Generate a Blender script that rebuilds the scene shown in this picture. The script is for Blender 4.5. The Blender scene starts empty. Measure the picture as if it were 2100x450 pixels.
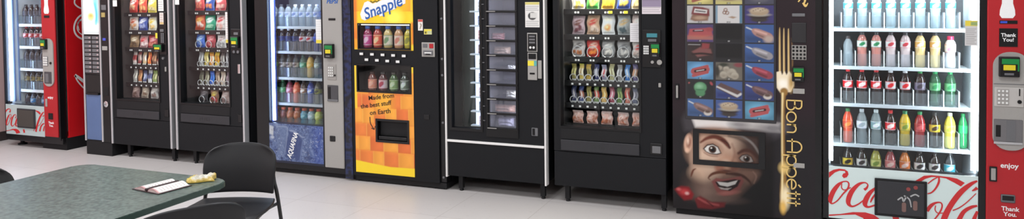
import bpy, bmesh, math, random
import numpy as np
from mathutils import Vector, Matrix
S = bpy.context.scene
COL = S.collection
PI = math.pi
rnd = random.Random(7)

# ------------------------------------------------------------------ camera
F, CX, CY = 1517.0, 1050.0, 23.8
YAW, PIT, ROL = [math.radians(a) for a in (22.11, 1.755, -0.662)]
EYE = Vector((0.0, -5.2, 1.6))
_r0 = Vector((math.cos(YAW), math.sin(YAW), 0)); _f0 = Vector((-math.sin(YAW), math.cos(YAW), 0)); _u0 = Vector((0, 0, 1))
_fw = _f0 * math.cos(PIT) - _u0 * math.sin(PIT); _up = _u0 * math.cos(PIT) + _f0 * math.sin(PIT)
RT = _r0 * math.cos(ROL) + _up * math.sin(ROL); UP = _up * math.cos(ROL) - _r0 * math.sin(ROL); FW = _fw
cam = bpy.data.cameras.new('camera'); cam_o = bpy.data.objects.new('camera', cam); COL.objects.link(cam_o)
m = Matrix.Identity(4)
for i in range(3):
    m[i][0], m[i][1], m[i][2], m[i][3] = RT[i], UP[i], -FW[i], EYE[i]
cam_o.matrix_world = m
cam.sensor_width = 36.0; cam.sensor_fit = 'HORIZONTAL'
cam.lens = F * 36.0 / 2100.0
cam.shift_x = 0.0; cam.shift_y = (CY - 225.0) / 2100.0
cam.clip_start = 0.05; cam.clip_end = 60
S.camera = cam_o

def W(px, py, Y=0.0):
    """the point of the machine-front plane y=Y that is seen at a photo pixel -> (x, z)"""
    d = RT * ((px - CX) / F) - UP * ((py - CY) / F) + FW
    t = (Y - EYE.y) / d.y
    p = EYE + d * t
    return (p.x, p.z)

# ------------------------------------------------------------------ materials
def lin(c):
    out = []
    for v in c[:3]:
        v = v / 255.0
        out.append(v / 12.92 if v <= 0.04045 else ((v + 0.055) / 1.055) ** 2.4)
    return tuple(out)
_mats = {}
def mat(name, col, rough=0.5, metal=0.0, emit=0.0, ecol=None, bump=0.0, bscale=200.0, var=0.06, spec=0.5, coat=0.0):
    key = name
    if key in _mats: return _mats[key]
    M = bpy.data.materials.new(name); M.use_nodes = True
    nt = M.node_tree; b = nt.nodes['Principled BSDF']
    c = lin(col)
    tc = nt.nodes.new('ShaderNodeTexCoord')
    nz = nt.nodes.new('ShaderNodeTexNoise'); nz.inputs['Scale'].default_value = bscale; nz.inputs['Detail'].default_value = 2
    nt.links.new(tc.outputs['Object'], nz.inputs['Vector'])
    mx = nt.nodes.new('ShaderNodeMix'); mx.data_type = 'RGBA'
    mx.inputs[6].default_value = tuple(v * (1 - var) for v in c) + (1,)
    mx.inputs[7].default_value = tuple(min(1, v * (1 + var)) for v in c) + (1,)
    nt.links.new(nz.outputs['Fac'], mx.inputs[0]); nt.links.new(mx.outputs[2], b.inputs['Base Color'])
    b.inputs['Roughness'].default_value = rough; b.inputs['Metallic'].default_value = metal
    b.inputs['Specular IOR Level'].default_value = spec; b.inputs['Coat Weight'].default_value = coat
    if emit:
        b.inputs['Emission Color'].default_value = lin(ecol or col) + (1,); b.inputs['Emission Strength'].default_value = emit
    if bump:
        bp = nt.nodes.new('ShaderNodeBump'); bp.inputs['Strength'].default_value = bump; bp.inputs['Distance'].default_value = 0.001
        nt.links.new(nz.outputs['Fac'], bp.inputs['Height']); nt.links.new(bp.outputs['Normal'], b.inputs['Normal'])
    _mats[key] = M
    return M
def printed(name, rough=0.4, emit=0.0, spec=0.5):
    if name in _mats: return _mats[name]
    M = bpy.data.materials.new(name); M.use_nodes = True
    nt = M.node_tree; b = nt.nodes['Principled BSDF']
    a = nt.nodes.new('ShaderNodeVertexColor'); a.layer_name = 'Col'
    nt.links.new(a.outputs['Color'], b.inputs['Base Color'])
    b.inputs['Roughness'].default_value = rough; b.inputs['Specular IOR Level'].default_value = spec
    if emit:
        nt.links.new(a.outputs['Color'], b.inputs['Emission Color']); b.inputs['Emission Strength'].default_value = emit
    _mats[name] = M
    return M
def glassy(name, tint=(255, 255, 255), refl=1.0, rough=0.0, body=0.0, bcol=(255, 255, 255)):
    """clear thin pane: transparent with a mirror-like coat by viewing angle, and an optional milky body"""
    if name in _mats: return _mats[name]
    M = bpy.data.materials.new(name); M.use_nodes = True
    nt = M.node_tree; nt.nodes.clear()
    out = nt.nodes.new('ShaderNodeOutputMaterial')
    tr = nt.nodes.new('ShaderNodeBsdfTransparent'); tr.inputs['Color'].default_value = lin(tint) + (1,)
    gl = nt.nodes.new('ShaderNodeBsdfGlossy'); gl.inputs['Roughness'].default_value = rough
    lw = nt.nodes.new('ShaderNodeLayerWeight'); lw.inputs['Blend'].default_value = 0.5
    p5 = nt.nodes.new('ShaderNodeMath'); p5.operation = 'POWER'; p5.inputs[1].default_value = 5.0
    nt.links.new(lw.outputs['Facing'], p5.inputs[0])
    mu = nt.nodes.new('ShaderNodeMath'); mu.operation = 'MULTIPLY_ADD'; mu.inputs[1].default_value = 0.6 * refl; mu.inputs[2].default_value = 0.025 * refl; mu.use_clamp = True
    nt.links.new(p5.outputs[0], mu.inputs[0])
    src = tr.outputs[0]
    if body:
        df = nt.nodes.new('ShaderNodeBsdfPrincipled'); df.inputs['Base Color'].default_value = lin(bcol) + (1,); df.inputs['Roughness'].default_value = 0.25
        m0 = nt.nodes.new('ShaderNodeMixShader'); m0.inputs[0].default_value = body
        nt.links.new(src, m0.inputs[1]); nt.links.new(df.outputs[0], m0.inputs[2]); src = m0.outputs[0]
    mx = nt.nodes.new('ShaderNodeMixShader')
    nt.links.new(mu.outputs[0], mx.inputs[0]); nt.links.new(src, mx.inputs[1]); nt.links.new(gl.outputs[0], mx.inputs[2])
    nt.links.new(mx.outputs[0], out.inputs['Surface'])
    _mats[name] = M
    return M

BLACK = mat('black powder coat', (24, 25, 28), 0.55, bump=0.15, bscale=600, spec=0.2)
BLACKG = mat('black gloss plastic', (17, 17, 19), 0.3, spec=0.4)
BLACKM = mat('black matt plastic', (24, 24, 26), 0.6, spec=0.3)
DARKIN = mat('dark cabinet liner', (44, 44, 46), 0.6)
GUN = mat('dark grey plastic', (46, 46, 50), 0.45, spec=0.4)
SILVER = mat('brushed aluminium', (200, 200, 203), 0.35, metal=0.6)
CHROME = mat('chrome', (220, 220, 222), 0.15, metal=1.0)
WHITEP = mat('white plastic', (228, 228, 226), 0.4)
WHITEL = mat('white cabinet liner', (214, 222, 226), 0.45)
GREYP = mat('warm grey plastic', (158, 155, 151), 0.45)
GREYD = mat('grey plastic', (104, 104, 107), 0.45)
RED = mat('red vinyl', (176, 26, 34), 0.4)
REDS = mat('red painted steel', (214, 26, 34), 0.35)
NAVY = mat('dark navy vinyl', (24, 30, 52), 0.4)
REDT = mat('red print', (200, 38, 42), 0.4)
WHITET = mat('white print', (240, 240, 240), 0.5)
BLUET = mat('blue print', (35, 92, 170), 0.4)
INK = mat('black ink', (28, 20, 16), 0.6)
PAPER = mat('white paper', (232, 230, 226), 0.7)
PAPERY = mat('yellow paper', (232, 214, 60), 0.7)
TUBE = mat('light tube', (235, 245, 255), 0.5, emit=6.0, ecol=(225, 240, 255), var=0)
GLASS = glassy('window glass', (250, 252, 252), 1.0)
GLASSD = glassy('dark tinted window glass', (150, 155, 155), 1.4)
SCRG = mat('green lit screen', (16, 110, 56), 0.3, emit=0.12, ecol=(20, 190, 80))
SCRY = mat('yellow lit label', (214, 196, 40), 0.4, emit=0.05)
LEDB = mat('blue lit display', (60, 70, 170), 0.3, emit=0.35)
GOLD = mat('gold print', (226, 192, 116), 0.4)

# ------------------------------------------------------------------ mesh helpers
def box(bm, x0, x1, y0, y1, z0, z1, bev=0.0, seg=2):
    v = [bm.verts.new(p) for p in ((x0, y0, z0), (x1, y0, z0), (x1, y1, z0), (x0, y1, z0), (x0, y0, z1), (x1, y0, z1), (x1, y1, z1), (x0, y1, z1))]
    fs = [bm.faces.new([v[i] for i in q]) for q in ((0, 3, 2, 1), (4, 5, 6, 7), (0, 1, 5, 4), (1, 2, 6, 5), (2, 3, 7, 6), (3, 0, 4, 7))]
    if bev:
        es = list({e for f in fs for e in f.edges})
        bmesh.ops.bevel(bm, geom=es, offset=bev, segments=seg, affect='EDGES', profile=0.5)
    return bm
def slab(bm, X0, X1, Z0, Z1, holes, y0, y1):
    """a door skin with window openings, one closed solid"""
    xs = sorted({X0, X1, *[h[0] for h in holes], *[h[1] for h in holes]})
    zs = sorted({Z0, Z1, *[h[2] for h in holes], *[h[3] for h in holes]})
    nx, nz = len(xs) - 1, len(zs) - 1
    def solid(i, k):
        if i < 0 or k < 0 or i >= nx or k >= nz: return False
        cx, cz = (xs[i] + xs[i + 1]) / 2, (zs[k] + zs[k + 1]) / 2
        return not any(h[0] < cx < h[1] and h[2] < cz < h[3] for h in holes)
    V = {}
    def vt(i, j, k):
        if (i, j, k) not in V: V[(i, j, k)] = bm.verts.new((xs[i], (y0, y1)[j], zs[k]))
        return V[(i, j, k)]
    for i in range(nx):
        for k in range(nz):
            if not solid(i, k): continue
            bm.faces.new([vt(i, 0, k), vt(i + 1, 0, k), vt(i + 1, 0, k + 1), vt(i, 0, k + 1)])
            bm.faces.new([vt(i, 1, k), vt(i, 1, k + 1), vt(i + 1, 1, k + 1), vt(i + 1, 1, k)])
            if not solid(i - 1, k): bm.faces.new([vt(i, 0, k), vt(i, 0, k + 1), vt(i, 1, k + 1), vt(i, 1, k)])
            if not solid(i + 1, k): bm.faces.new([vt(i + 1, 0, k), vt(i + 1, 1, k), vt(i + 1, 1, k + 1), vt(i + 1, 0, k + 1)])
            if not solid(i, k - 1): bm.faces.new([vt(i, 0, k), vt(i, 1, k), vt(i + 1, 1, k), vt(i + 1, 0, k)])
            if not solid(i, k + 1): bm.faces.new([vt(i, 0, k + 1), vt(i + 1, 0, k + 1), vt(i + 1, 1, k + 1), vt(i, 1, k + 1)])
    return bm
def prism(bm, pts, y0, y1):
    """polygon in x-z pulled from y0 (front) to y1"""
    a = [bm.verts.new((p[0], y0, p[1])) for p in pts]; b = [bm.verts.new((p[0], y1, p[1])) for p in pts]
    n = len(pts)
    bm.faces.new(a); bm.faces.new(b[::-1])
    for i in range(n):
        bm.faces.new([a[i], b[i], b[(i + 1) % n], a[(i + 1) % n]])
    return bm
def rrect(x0, x1, z0, z1, r, n=6):
    out = []
    for (cx, cz, a0) in ((x1 - r, z0 + r, -90), (x1 - r, z1 - r, 0), (x0 + r, z1 - r, 90), (x0 + r, z0 + r, 180)):
        for i in range(n + 1):
            a = math.radians(a0 + 90 * i / n); out.append((cx + r * math.cos(a), cz + r * math.sin(a)))
    return out
def spline(pts, n=6):
    """Catmull-Rom through tuples of any length"""
    if len(pts) < 3: return [tuple(p) for p in pts]
    P = [np.array(p, float) for p in pts]; P = [2 * P[0] - P[1]] + P + [2 * P[-1] - P[-2]]
    out = []
    for i in range(1, len(P) - 2):
        for k in range(n):
            t = k / n
            out.append(tuple(0.5 * ((2 * P[i]) + (-P[i - 1] + P[i + 1]) * t + (2 * P[i - 1] - 5 * P[i] + 4 * P[i + 1] - P[i + 2]) * t * t + (-P[i - 1] + 3 * P[i] - 3 * P[i + 1] + P[i + 2]) * t ** 3)))
    out.append(tuple(P[-2]))
    return out
def ribbon(bm, pts, y0, y1, smooth=6):
    """pen stroke in x-z: points (x, z, width), pulled from y0 to y1"""
    p = spline(pts, smooth) if smooth else [tuple(q) for q in pts]
    n = len(p); L, R = [], []
    for i in range(n):
        a = np.array(p[max(0, i - 1)][:2]); b = np.array(p[min(n - 1, i + 1)][:2]); d = b - a
        d = d / (np.linalg.norm(d) + 1e-9); nn = np.array((-d[1], d[0])) * p[i][2] / 2
        c = np.array(p[i][:2]); L.append(c + nn); R.append(c - nn)
    VL = [[bm.verts.new((q[0], y, q[1])) for q in L] for y in (y0, y1)]
    VR = [[bm.verts.new((q[0], y, q[1])) for q in R] for y in (y0, y1)]
    for i in range(n - 1):
        bm.faces.new([VR[0][i], VR[0][i + 1], VL[0][i + 1], VL[0][i]])
        bm.faces.new([VR[1][i], VL[1][i], VL[1][i + 1], VR[1][i + 1]])
        bm.faces.new([VL[0][i], VL[0][i + 1], VL[1][i + 1], VL[1][i]])
        bm.faces.new([VR[0][i], VR[1][i], VR[1][i + 1], VR[0][i + 1]])
    bm.faces.new([VR[0][0], VL[0][0], VL[1][0], VR[1][0]]); bm.faces.new([VR[0][-1], VR[1][-1], VL[1][-1], VL[0][-1]])
    return bm
def tube(bm, pts, r, seg=8, closed=False):
    P = [Vector(p) for p in pts]; n = len(P); rings = []
    up = Vector((0.13, 0.27, 0.95)).normalized()
    for i in range(n):
        if closed: d = P[(i + 1) % n] - P[i - 1]
        else: d = P[min(n - 1, i + 1)] - P[max(0, i - 1)]
        d.normalize(); a = d.cross(up)
        if a.length < 1e-3: a = d.cross(Vector((1, 0, 0)))
        a.normalize(); b = d.cross(a)
        rr = r[i] if isinstance(r, (list, tuple)) else r
        rings.append([bm.verts.new(P[i] + (a * math.cos(2 * PI * k / seg) + b * math.sin(2 * PI * k / seg)) * rr) for k in range(seg)])
    for i in range(n if closed else n - 1):
        A, B = rings[i], rings[(i + 1) % n]
        for k in range(seg):
            bm.faces.new([A[k], A[(k + 1) % seg], B[(k + 1) % seg], B[k]])
    if not closed: bm.faces.new(rings[0][::-1]); bm.faces.new(rings[-1])
    return bm
def lathe(bm, prof, seg=20, c=(0, 0, 0), caps=True):
    rings = []
    for (r, z) in prof:
        rings.append([bm.verts.new((c[0] + r * math.sin(2 * PI * k / seg), c[1] - r * math.cos(2 * PI * k / seg), c[2] + z)) for k in range(seg)])
    for A, B in zip(rings, rings[1:]):
        for k in range(seg):
            bm.faces.new([A[k], A[(k + 1) % seg], B[(k + 1) % seg], B[k]])
    if caps: bm.faces.new(rings[0][::-1]); bm.faces.new(rings[-1])
    return bm
def disc(bm, cx, cz, r, y0, y1, seg=20):
    return prism(bm, [(cx + r * math.cos(2 * PI * k / seg), cz + r * math.sin(2 * PI * k / seg)) for k in range(seg)], y0, y1)
def B(): return bmesh.new()
def NBOX(*a, **k): return box(bmesh.new(), *a, **k)

def root_loc(o):
    while o.parent is not None: o = o.parent
    return o.location
def obj(name, bm, material, parent=None, local=False, smooth=False, label=None):
    """link ONE mesh object; geometry is given in world space unless local"""
    if isinstance(bm, bpy.types.Mesh): me = bm; me.name = name
    else:
        bmesh.ops.recalc_face_normals(bm, faces=bm.faces)
        me = bpy.data.meshes.new(name); bm.to_mesh(me); bm.free()
    o = bpy.data.objects.new(name, me); COL.objects.link(o)
    if material is not None:
        me.materials.clear(); me.materials.append(material)
    if smooth:
        me.polygons.foreach_set('use_smooth', [True] * len(me.polygons))
    if parent is not None:
        if not local:
            me.transform(Matrix.Translation(-Vector(root_loc(parent))))
        o.parent = parent
    if label: o['label'] = label
    return o
def tag(o, label=None, cat=None, group=None, kind=None):
    if label: o['label'] = label
    if cat: o['category'] = cat
    if group: o['group'] = group
    if kind: o['kind'] = kind
    return o
def thing(name, label, cat, loc=(0, 0, 0), rz=0.0, group=None):
    o = bpy.data.objects.new(name, None); COL.objects.link(o); o.empty_display_size = 0.1
    o.location = loc; o.rotation_euler = (0, 0, rz)
    return tag(o, label, cat, group)
def dup(root, loc, rz=0.0, label=None, group=None):
    r = root.copy(); COL.objects.link(r); r.location = loc; r.rotation_euler = (0, 0, rz)
    if label: r['label'] = label
    if group: r['group'] = group
    for ch in list(root.children):
        c = ch.copy(); COL.objects.link(c); c.parent = r
        for g in list(ch.children):
            d = g.copy(); COL.objects.link(d); d.parent = c
    return r
def text(name, body, size, x, z, material, parent, y=-0.002, rot=0.0, bold=0.0, shear=0.0, align='CENTER', sx=1.0, depth=0.0006, plane='front'):
    """real lettering, standing on the front plane (y), turned by rot in that plane"""
    cu = bpy.data.curves.new(name, 'FONT'); cu.body = body; cu.size = size; cu.align_x = align; cu.align_y = 'CENTER'
    cu.extrude = depth; cu.offset = bold * size; cu.shear = shear; cu.resolution_u = 3
    t = bpy.data.objects.new(name, cu); COL.objects.link(t)
    bpy.context.view_layer.update()
    me = bpy.data.meshes.new_from_object(t.evaluated_get(bpy.context.evaluated_depsgraph_get()))
    bpy.data.objects.remove(t); bpy.data.curves.remove(cu)
    if plane == 'front':
        M = Matrix.Translation((x, y, z)) @ Matrix.Rotation(-rot, 4, 'Y') @ Matrix.Rotation(PI / 2, 4, 'X') @ Matrix.Diagonal((sx, 1, 1, 1))
    me.transform(M)
    return obj(name, me, material, parent)

# ------------------------------------------------------------------ print painter (graphics printed on panels, bags and cards)
class Canvas:
    def __init__(s, x0, x1, z0, z1, step, base):
        s.nx = max(2, int(round((x1 - x0) / step)) + 1); s.nz = max(2, int(round((z1 - z0) / step)) + 1)
        s.x = np.linspace(x0, x1, s.nx); s.z = np.linspace(z0, z1, s.nz)
        s.X, s.Z = np.meshgrid(s.x, s.z); s.step = step
        s.C = np.zeros((s.nz, s.nx, 3)); s.C[:] = lin(base); s.rs = np.random.RandomState(3)
    def put(s, mask, col):
        c = np.array(lin(col)) if not isinstance(col, np.ndarray) else col
        s.C = s.C * (1 - mask[..., None]) + c * mask[..., None]
    def fade(s, d, soft): return np.clip(0.5 - d / max(soft, 1e-6), 0, 1)
    def rect(s, x0, x1, z0, z1, col, soft=None, a=1.0):
        soft = soft or s.step
        d = np.maximum(np.maximum(x0 - s.X, s.X - x1), np.maximum(z0 - s.Z, s.Z - z1)); s.put(s.fade(d, soft) * a, col)
    def ell(s, cx, cz, rx, rz, col, rot=0.0, soft=None, a=1.0):
        soft = soft or s.step
        dx, dz = s.X - cx, s.Z - cz; c, n = math.cos(rot), math.sin(rot)
        u, v = (dx * c + dz * n) / rx, (-dx * n + dz * c) / rz
        d = (np.sqrt(u * u + v * v) - 1) * min(rx, rz); s.put(s.fade(d, soft) * a, col)
    def _seg(s, p, q):
        ax, az = p[0], p[1]; bx, bz = q[0] - ax, q[1] - az; L = bx * bx + bz * bz + 1e-12
        t = np.clip(((s.X - ax) * bx + (s.Z - az) * bz) / L, 0, 1)
        return np.sqrt((s.X - ax - t * bx) ** 2 + (s.Z - az - t * bz) ** 2), t
    def poly(s, pts, col, soft=None, a=1.0):
        soft = soft or s.step
        d = np.full(s.X.shape, 1e9); ins = np.zeros(s.X.shape, bool); n = len(pts)
        for i in range(n):
            p, q = pts[i], pts[(i + 1) % n]; d = np.minimum(d, s._seg(p, q)[0])
            if abs(q[1] - p[1]) > 1e-12:
                c = (p[1] > s.Z) != (q[1] > s.Z)
                ins ^= c & (s.X < (q[0] - p[0]) * (s.Z - p[1]) / (q[1] - p[1]) + p[0])
        s.put(s.fade(np.where(ins, -d, d), soft) * a, col)
    def stroke(s, pts, col, soft=None, a=1.0, n=5):
        """pts (x, z, width)"""
        soft = soft or s.step
        p = spline(pts, n); D = np.full(s.X.shape, 1e9)
        for i in range(len(p) - 1):
            d, t = s._seg(p[i], p[i + 1]); D = np.minimum(D, d - (p[i][2] * (1 - t) + p[i + 1][2] * t) / 2)
        s.put(s.fade(D, soft) * a, col)
    def mottle(s, cols, cell, a=1.0):
        """blocky crystal pattern (crushed ice)"""
        h, w = int(s.nz * s.step / cell) + 3, int(s.nx * s.step / cell) + 3
        g = s.rs.rand(h, w); gx = (s.X - s.x[0]) / cell; gz = (s.Z - s.z[0]) / cell
        i, k = gx.astype(int), gz.astype(int); fx, fz = gx - i, gz - k
        v = (g[k, i] * (1 - fx) + g[k, i + 1] * fx) * (1 - fz) + (g[k + 1, i] * (1 - fx) + g[k + 1, i + 1] * fx) * fz
        v = np.clip((v - 0.2) / 0.6, 0, 1) * (len(cols) - 1); lo = np.clip(v.astype(int), 0, len(cols) - 2); t = (v - lo)[..., None]
        C = np.array([lin(c) for c in cols]); s.C = s.C * (1 - a) + a * (C[lo] * (1 - t) + C[lo + 1] * t)
    def mesh(s, y, holes=()):
        me = bpy.data.meshes.new('print'); nx, nz = s.nx, s.nz
        co = np.stack([s.X.ravel(), np.full(nx * nz, y), s.Z.ravel()], 1)
        i, k = np.meshgrid(np.arange(nx - 1), np.arange(nz - 1)); a = (k * nx + i)
        keep = np.ones(a.shape, bool); cx = (s.x[:-1] + s.x[1:]) / 2; cz = (s.z[:-1] + s.z[1:]) / 2
        for h in holes:
            keep &= ~(((cx > h[0]) & (cx < h[1]))[None, :] & ((cz > h[2]) & (cz < h[3]))[:, None])
        a = a[keep]; f = np.stack([a, a + 1, a + 1 + nx, a + nx], 1)
        me.from_pydata(co.tolist(), [], f.tolist())
        at = me.color_attributes.new('Col', 'FLOAT_COLOR', 'POINT')
        at.data.foreach_set('color', np.concatenate([np.clip(s.C, 0, 1), np.ones((nz, nx, 1))], 2).ravel())
        return me
PRINT = printed('printed vinyl', 0.45)
PRINTG = printed('glossy printed film', 0.3)
PRINTL = printed('backlit printed panel', 0.4, emit=0.06)
PRINTM = printed('printed card', 0.5)
LAMP_W = 30.0
EXPO = 0.0
TUBE_R, TUBE_L, TUBE_T = 80.0, 30.0, 330.0
TUBE_CL, TUBE_P, TUBE_F, TUBE_M3 = 22.0, 14.0, 6.0, 260.0
# ------------------------------------------------------------------ products
_bot = {}
def liquid(name, col, clear=False):
    if clear: return glassy(name, (225, 235, 238), 1.2, 0.02, 0.35, col)
    return mat(name, col, 0.12, coat=0.6, var=0.1, bscale=60)
PROF = {
 'soda': [(.020, 0), (.031, .004), (.0345, .014), (.0345, .055), (.0325, .075), (.0325, .095), (.035, .115), (.035, .15), (.031, .172), (.020, .196), (.0135, .207), (.0135, .214)],
 'water': [(.022, 0), (.031, .003), (.033, .012), (.033, .09), (.0315, .1), (.033, .11), (.033, .135), (.028, .155), (.018, .172), (.0135, .178), (.0135, .186)],
 'sport': [(.024, 0), (.033, .004), (.035, .014), (.035, .06), (.031, .078), (.031, .095), (.035, .112), (.035, .15), (.030, .166), (.021, .176), (.019, .184)],
 'tall': [(.022, 0), (.031, .003), (.033, .012), (.033, .05), (.0315, .06), (.033, .07), (.0315, .10), (.033, .115), (.0335, .165), (.028, .185), (.018, .2), (.0135, .206), (.0135, .212)],
 'juice': [(.024, 0), (.033, .003), (.035, .012), (.035, .105), (.031, .122), (.020, .135), (.018, .15)],
}
CAPR = {'tall': (.0155, .204, .018), 'soda': (.0155, .205, .020), 'water': (.0155, .178, .018), 'sport': (.0215, .178, .024), 'juice': (.0205, .145, .02)}
LABZ = {'tall': (.125, .168), 'soda': (.100, .150), 'water': (.085, .132), 'sport': (.100, .15), 'juice': (.022, .10)}
def bottle_proto(shape, body, cap, lab, lab2, clear):
    key = (shape, body, cap, lab, lab2, clear)
    if key in _bot: return _bot[key]
    k = len(_bot)
    bm = lathe(B(), PROF[shape], 18)
    bmat = liquid('bottle %s %s' % (body, clear), body, clear)
    m0 = bpy.data.meshes.new('bottle'); bmesh.ops.recalc_face_normals(bm, faces=bm.faces); bm.to_mesh(m0); bm.free(); m0.materials.append(bmat)
    m0.polygons.foreach_set('use_smooth', [True] * len(m0.polygons))
    r, z, h = CAPR[shape]
    bm = lathe(B(), [(r * .96, z), (r, z + .002), (r, z + h - .002), (r * .9, z + h)], 18)
    m1 = bpy.data.meshes.new('cap'); bmesh.ops.recalc_face_normals(bm, faces=bm.faces); bm.to_mesh(m1); bm.free(); m1.materials.append(mat('cap %s' % (cap,), cap, 0.4))
    m2 = None
    if lab:
        z0, z1 = LABZ[shape]; seg, rows = 24, 9
        pr = PROF[shape]
        def rad(zz):
            for (ra, za), (rb, zb) in zip(pr, pr[1:]):
                if za <= zz <= zb: return ra + (rb - ra) * (zz - za) / (zb - za + 1e-9)
            return pr[-1][0]
        co, fc, cl = [], [], []
        R = random.Random(k * 17 + 3)
        for j in range(rows):
            zz = z0 + (z1 - z0) * j / (rows - 1)
            for i in range(seg):
                a = 2 * PI * i / seg; rr = rad(zz) + .0008
                co.append((rr * math.sin(a), -rr * math.cos(a), zz))
                t = j / (rows - 1); an = min(a, 2 * PI - a)
                ins = ((t - .5 - .1 * math.sin(3 * a)) / .3) ** 2 + (an / .75) ** 2 < 1 if lab2 else False
                edge = j in (0, rows - 1) and lab2
                c = lin(lab2) if (ins or edge) else lin(lab)
                cl.append(tuple(v * R.uniform(.85, 1.1) for v in c) + (1,))
        for j in range(rows - 1):
            for i in range(seg):
                fc.append((j * seg + i, j * seg + (i + 1) % seg, (j + 1) * seg + (i + 1) % seg, (j + 1) * seg + i))
        m2 = bpy.data.meshes.new('label'); m2.from_pydata(co, [], fc)
        m2.color_attributes.new('Col', 'FLOAT_COLOR', 'POINT').data.foreach_set('color', np.clip(np.array(cl), 0, 1).ravel())
        m2.polygons.foreach_set('use_smooth', [True] * len(m2.polygons)); m2.materials.append(PRINTG)
    _bot[key] = (m0, m1, m2)
    return _bot[key]
def bottle(kind, loc, label, group, name='drink_bottle', sc=(1, 1, 1)):
    shape, body, cap, lab, lab2, clear = kind
    m0, m1, m2 = bottle_proto(*kind)
    o = bpy.data.objects.new(name, m0); COL.objects.link(o); o.location = loc; o.scale = sc
    tag(o, label, 'bottle', group)
    c = bpy.data.objects.new('cap', m1); COL.objects.link(c); c.parent = o
    if m2:
        l = bpy.data.objects.new('label', m2); COL.objects.link(l); l.parent = o
    return o
ORD = ['first', 'second', 'third', 'fourth', 'fifth', 'sixth', 'seventh', 'eighth', 'ninth', 'tenth']

def wrapper_mesh(w, h, th, paint, seed, crimp=0.07, nu=18, nv=22, box_like=False):
    """pillow-shaped sealed packet standing on z=0, printed on both faces; paint(canvas) draws in a 1 x 1 square"""
    R = np.random.RandomState(seed)
    cv = Canvas(0, 1, 0, 1, 1.0 / 25, (200, 200, 200)); paint(cv, R)
    us = np.linspace(-1, 1, nu); vs = np.linspace(0, 1, nv)
    ph = R.rand(6) * 6.28
    co, cl = [], []
    for side in (-1, 1):
        for j, v in enumerate(vs):
            for i, u in enumerate(us):
                e = max(0.0, min(1.0, min(v, 1 - v) / crimp - 0.6))
                e = min(1.0, e)
                f = (1 - abs(u) ** (6 if box_like else 2.2)) ** .6 * (e ** .6) * (1 if box_like else (math.sin(PI * min(1, max(0, v))) ** .35))
                wr = 0.12 * math.sin(7 * u + 9 * v + ph[0]) * math.sin(5 * v - 4 * u + ph[1]) + 0.1 * math.sin(15 * v + 6 * u * u + ph[2])
                t = th / 2 * f * (1 + wr)
                x = u * w / 2 * (1 - 0.05 * f * (0 if box_like else 1)) + 0.004 * math.sin(9 * v + ph[3]) * (0 if box_like else 1)
                co.append((x, side * t, v * h))
                a = min(cv.nz - 1, int(round(v * (cv.nz - 1)))); b = min(cv.nx - 1, int(round((u + 1) / 2 * (cv.nx - 1))))
                c = cv.C[a, b] * (1 + .06 * R.randn())
                cl.append((*np.clip(c * 1.3, 0, 1), 1))
    fc = []; N = nu * nv
    for j in range(nv - 1):
        for i in range(nu - 1):
            a = j * nu + i
            fc.append((a, a + 1, a + 1 + nu, a + nu)); fc.append((N + a, N + a + nu, N + a + 1 + nu, N + a + 1))
    for j in range(nv - 1):
        for i in (0, nu - 1):
            a = j * nu + i; q = (a, a + nu, N + a + nu, N + a); fc.append(q if i == 0 else q[::-1])
    for i in range(nu - 1):
        for j in (0, nv - 1):
            a = j * nu + i; q = (a, N + a, N + a + 1, a + 1); fc.append(q if j == 0 else q[::-1])
    me = bpy.data.meshes.new('packet'); me.from_pydata(co, [], fc); me.validate()
    me.color_attributes.new('Col', 'FLOAT_COLOR', 'POINT').data.foreach_set('color', np.array(cl).ravel())
    me.polygons.foreach_set('use_smooth', [True] * len(me.polygons)); me.materials.append(PRINTG)
    return me
def paint_bag(base, logo, food, top=None):
    def f(c, R):
        c.rect(-1, 2, -1, 2, base)
        c.ell(.5, .2, .75, .2, tuple(v * .8 for v in base), soft=.2, a=.5)
        if top: c.rect(-1, 2, .8, 2, top, .1)
        c.ell(.5, .62, .36, .15, logo, rot=.25, soft=.08)
        c.stroke([(.25, .58, .05), (.5, .64, .06), (.75, .7, .05)], base, soft=.05)
        if food:
            for k in range(4):
                c.ell(.3 + .14 * k + .05 * R.randn(), .27 + .07 * R.randn(), .14, .1, food, rot=R.randn(), soft=.07)
                c.ell(.3 + .14 * k + .05 * R.randn(), .24 + .07 * R.randn(), .06, .03, tuple(v * .6 for v in food), rot=R.randn(), soft=.06)
    return f
def paint_bar(base, band, txt):
    def f(c, R):
        c.rect(-1, 2, -1, 2, base)
        c.rect(-1, 2, .3, .72, band, .08)
        c.stroke([(.45, .34, .22), (.55, .5, .26), (.5, .66, .2)], txt, soft=.15)
        c.rect(-1, 2, -1, .06, (210, 210, 205)); c.rect(-1, 2, .94, 2, tuple(min(255, v * 1.2) for v in base))
    return f
def paint_pastry(c, R):
    c.rect(-1, 2, -1, 2, (214, 170, 158))
    for k in range(12):
        c.ell(R.rand(), .1 + .5 * R.rand(), .12, .07, (176, 96, 62), rot=R.randn(), soft=.1)
    for k in range(7):
        c.ell(R.rand(), .3 + .6 * R.rand(), .1, .05, (240, 214, 206), rot=R.randn(), soft=.1)
    c.rect(-1, 2, .86, 2, (226, 196, 190))
def paint_cream(c, R):
    c.rect(-1, 2, -1, 2, (244, 240, 232)); c.ell(.5, .34, .28, .16, (222, 150, 70), soft=.12); c.ell(.45, .36, .12, .07, (250, 226, 170), soft=.1)
    c.rect(.2, .8, .68, .8, (235, 222, 200), .1)
def packet(name, cat, me, loc, label, group, rz=0.0, rx=0.0):
    o = bpy.data.objects.new(name, me); COL.objects.link(o); o.location = loc; o.rotation_euler = (rx, 0, rz)
    return tag(o, label, cat, group)
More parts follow.
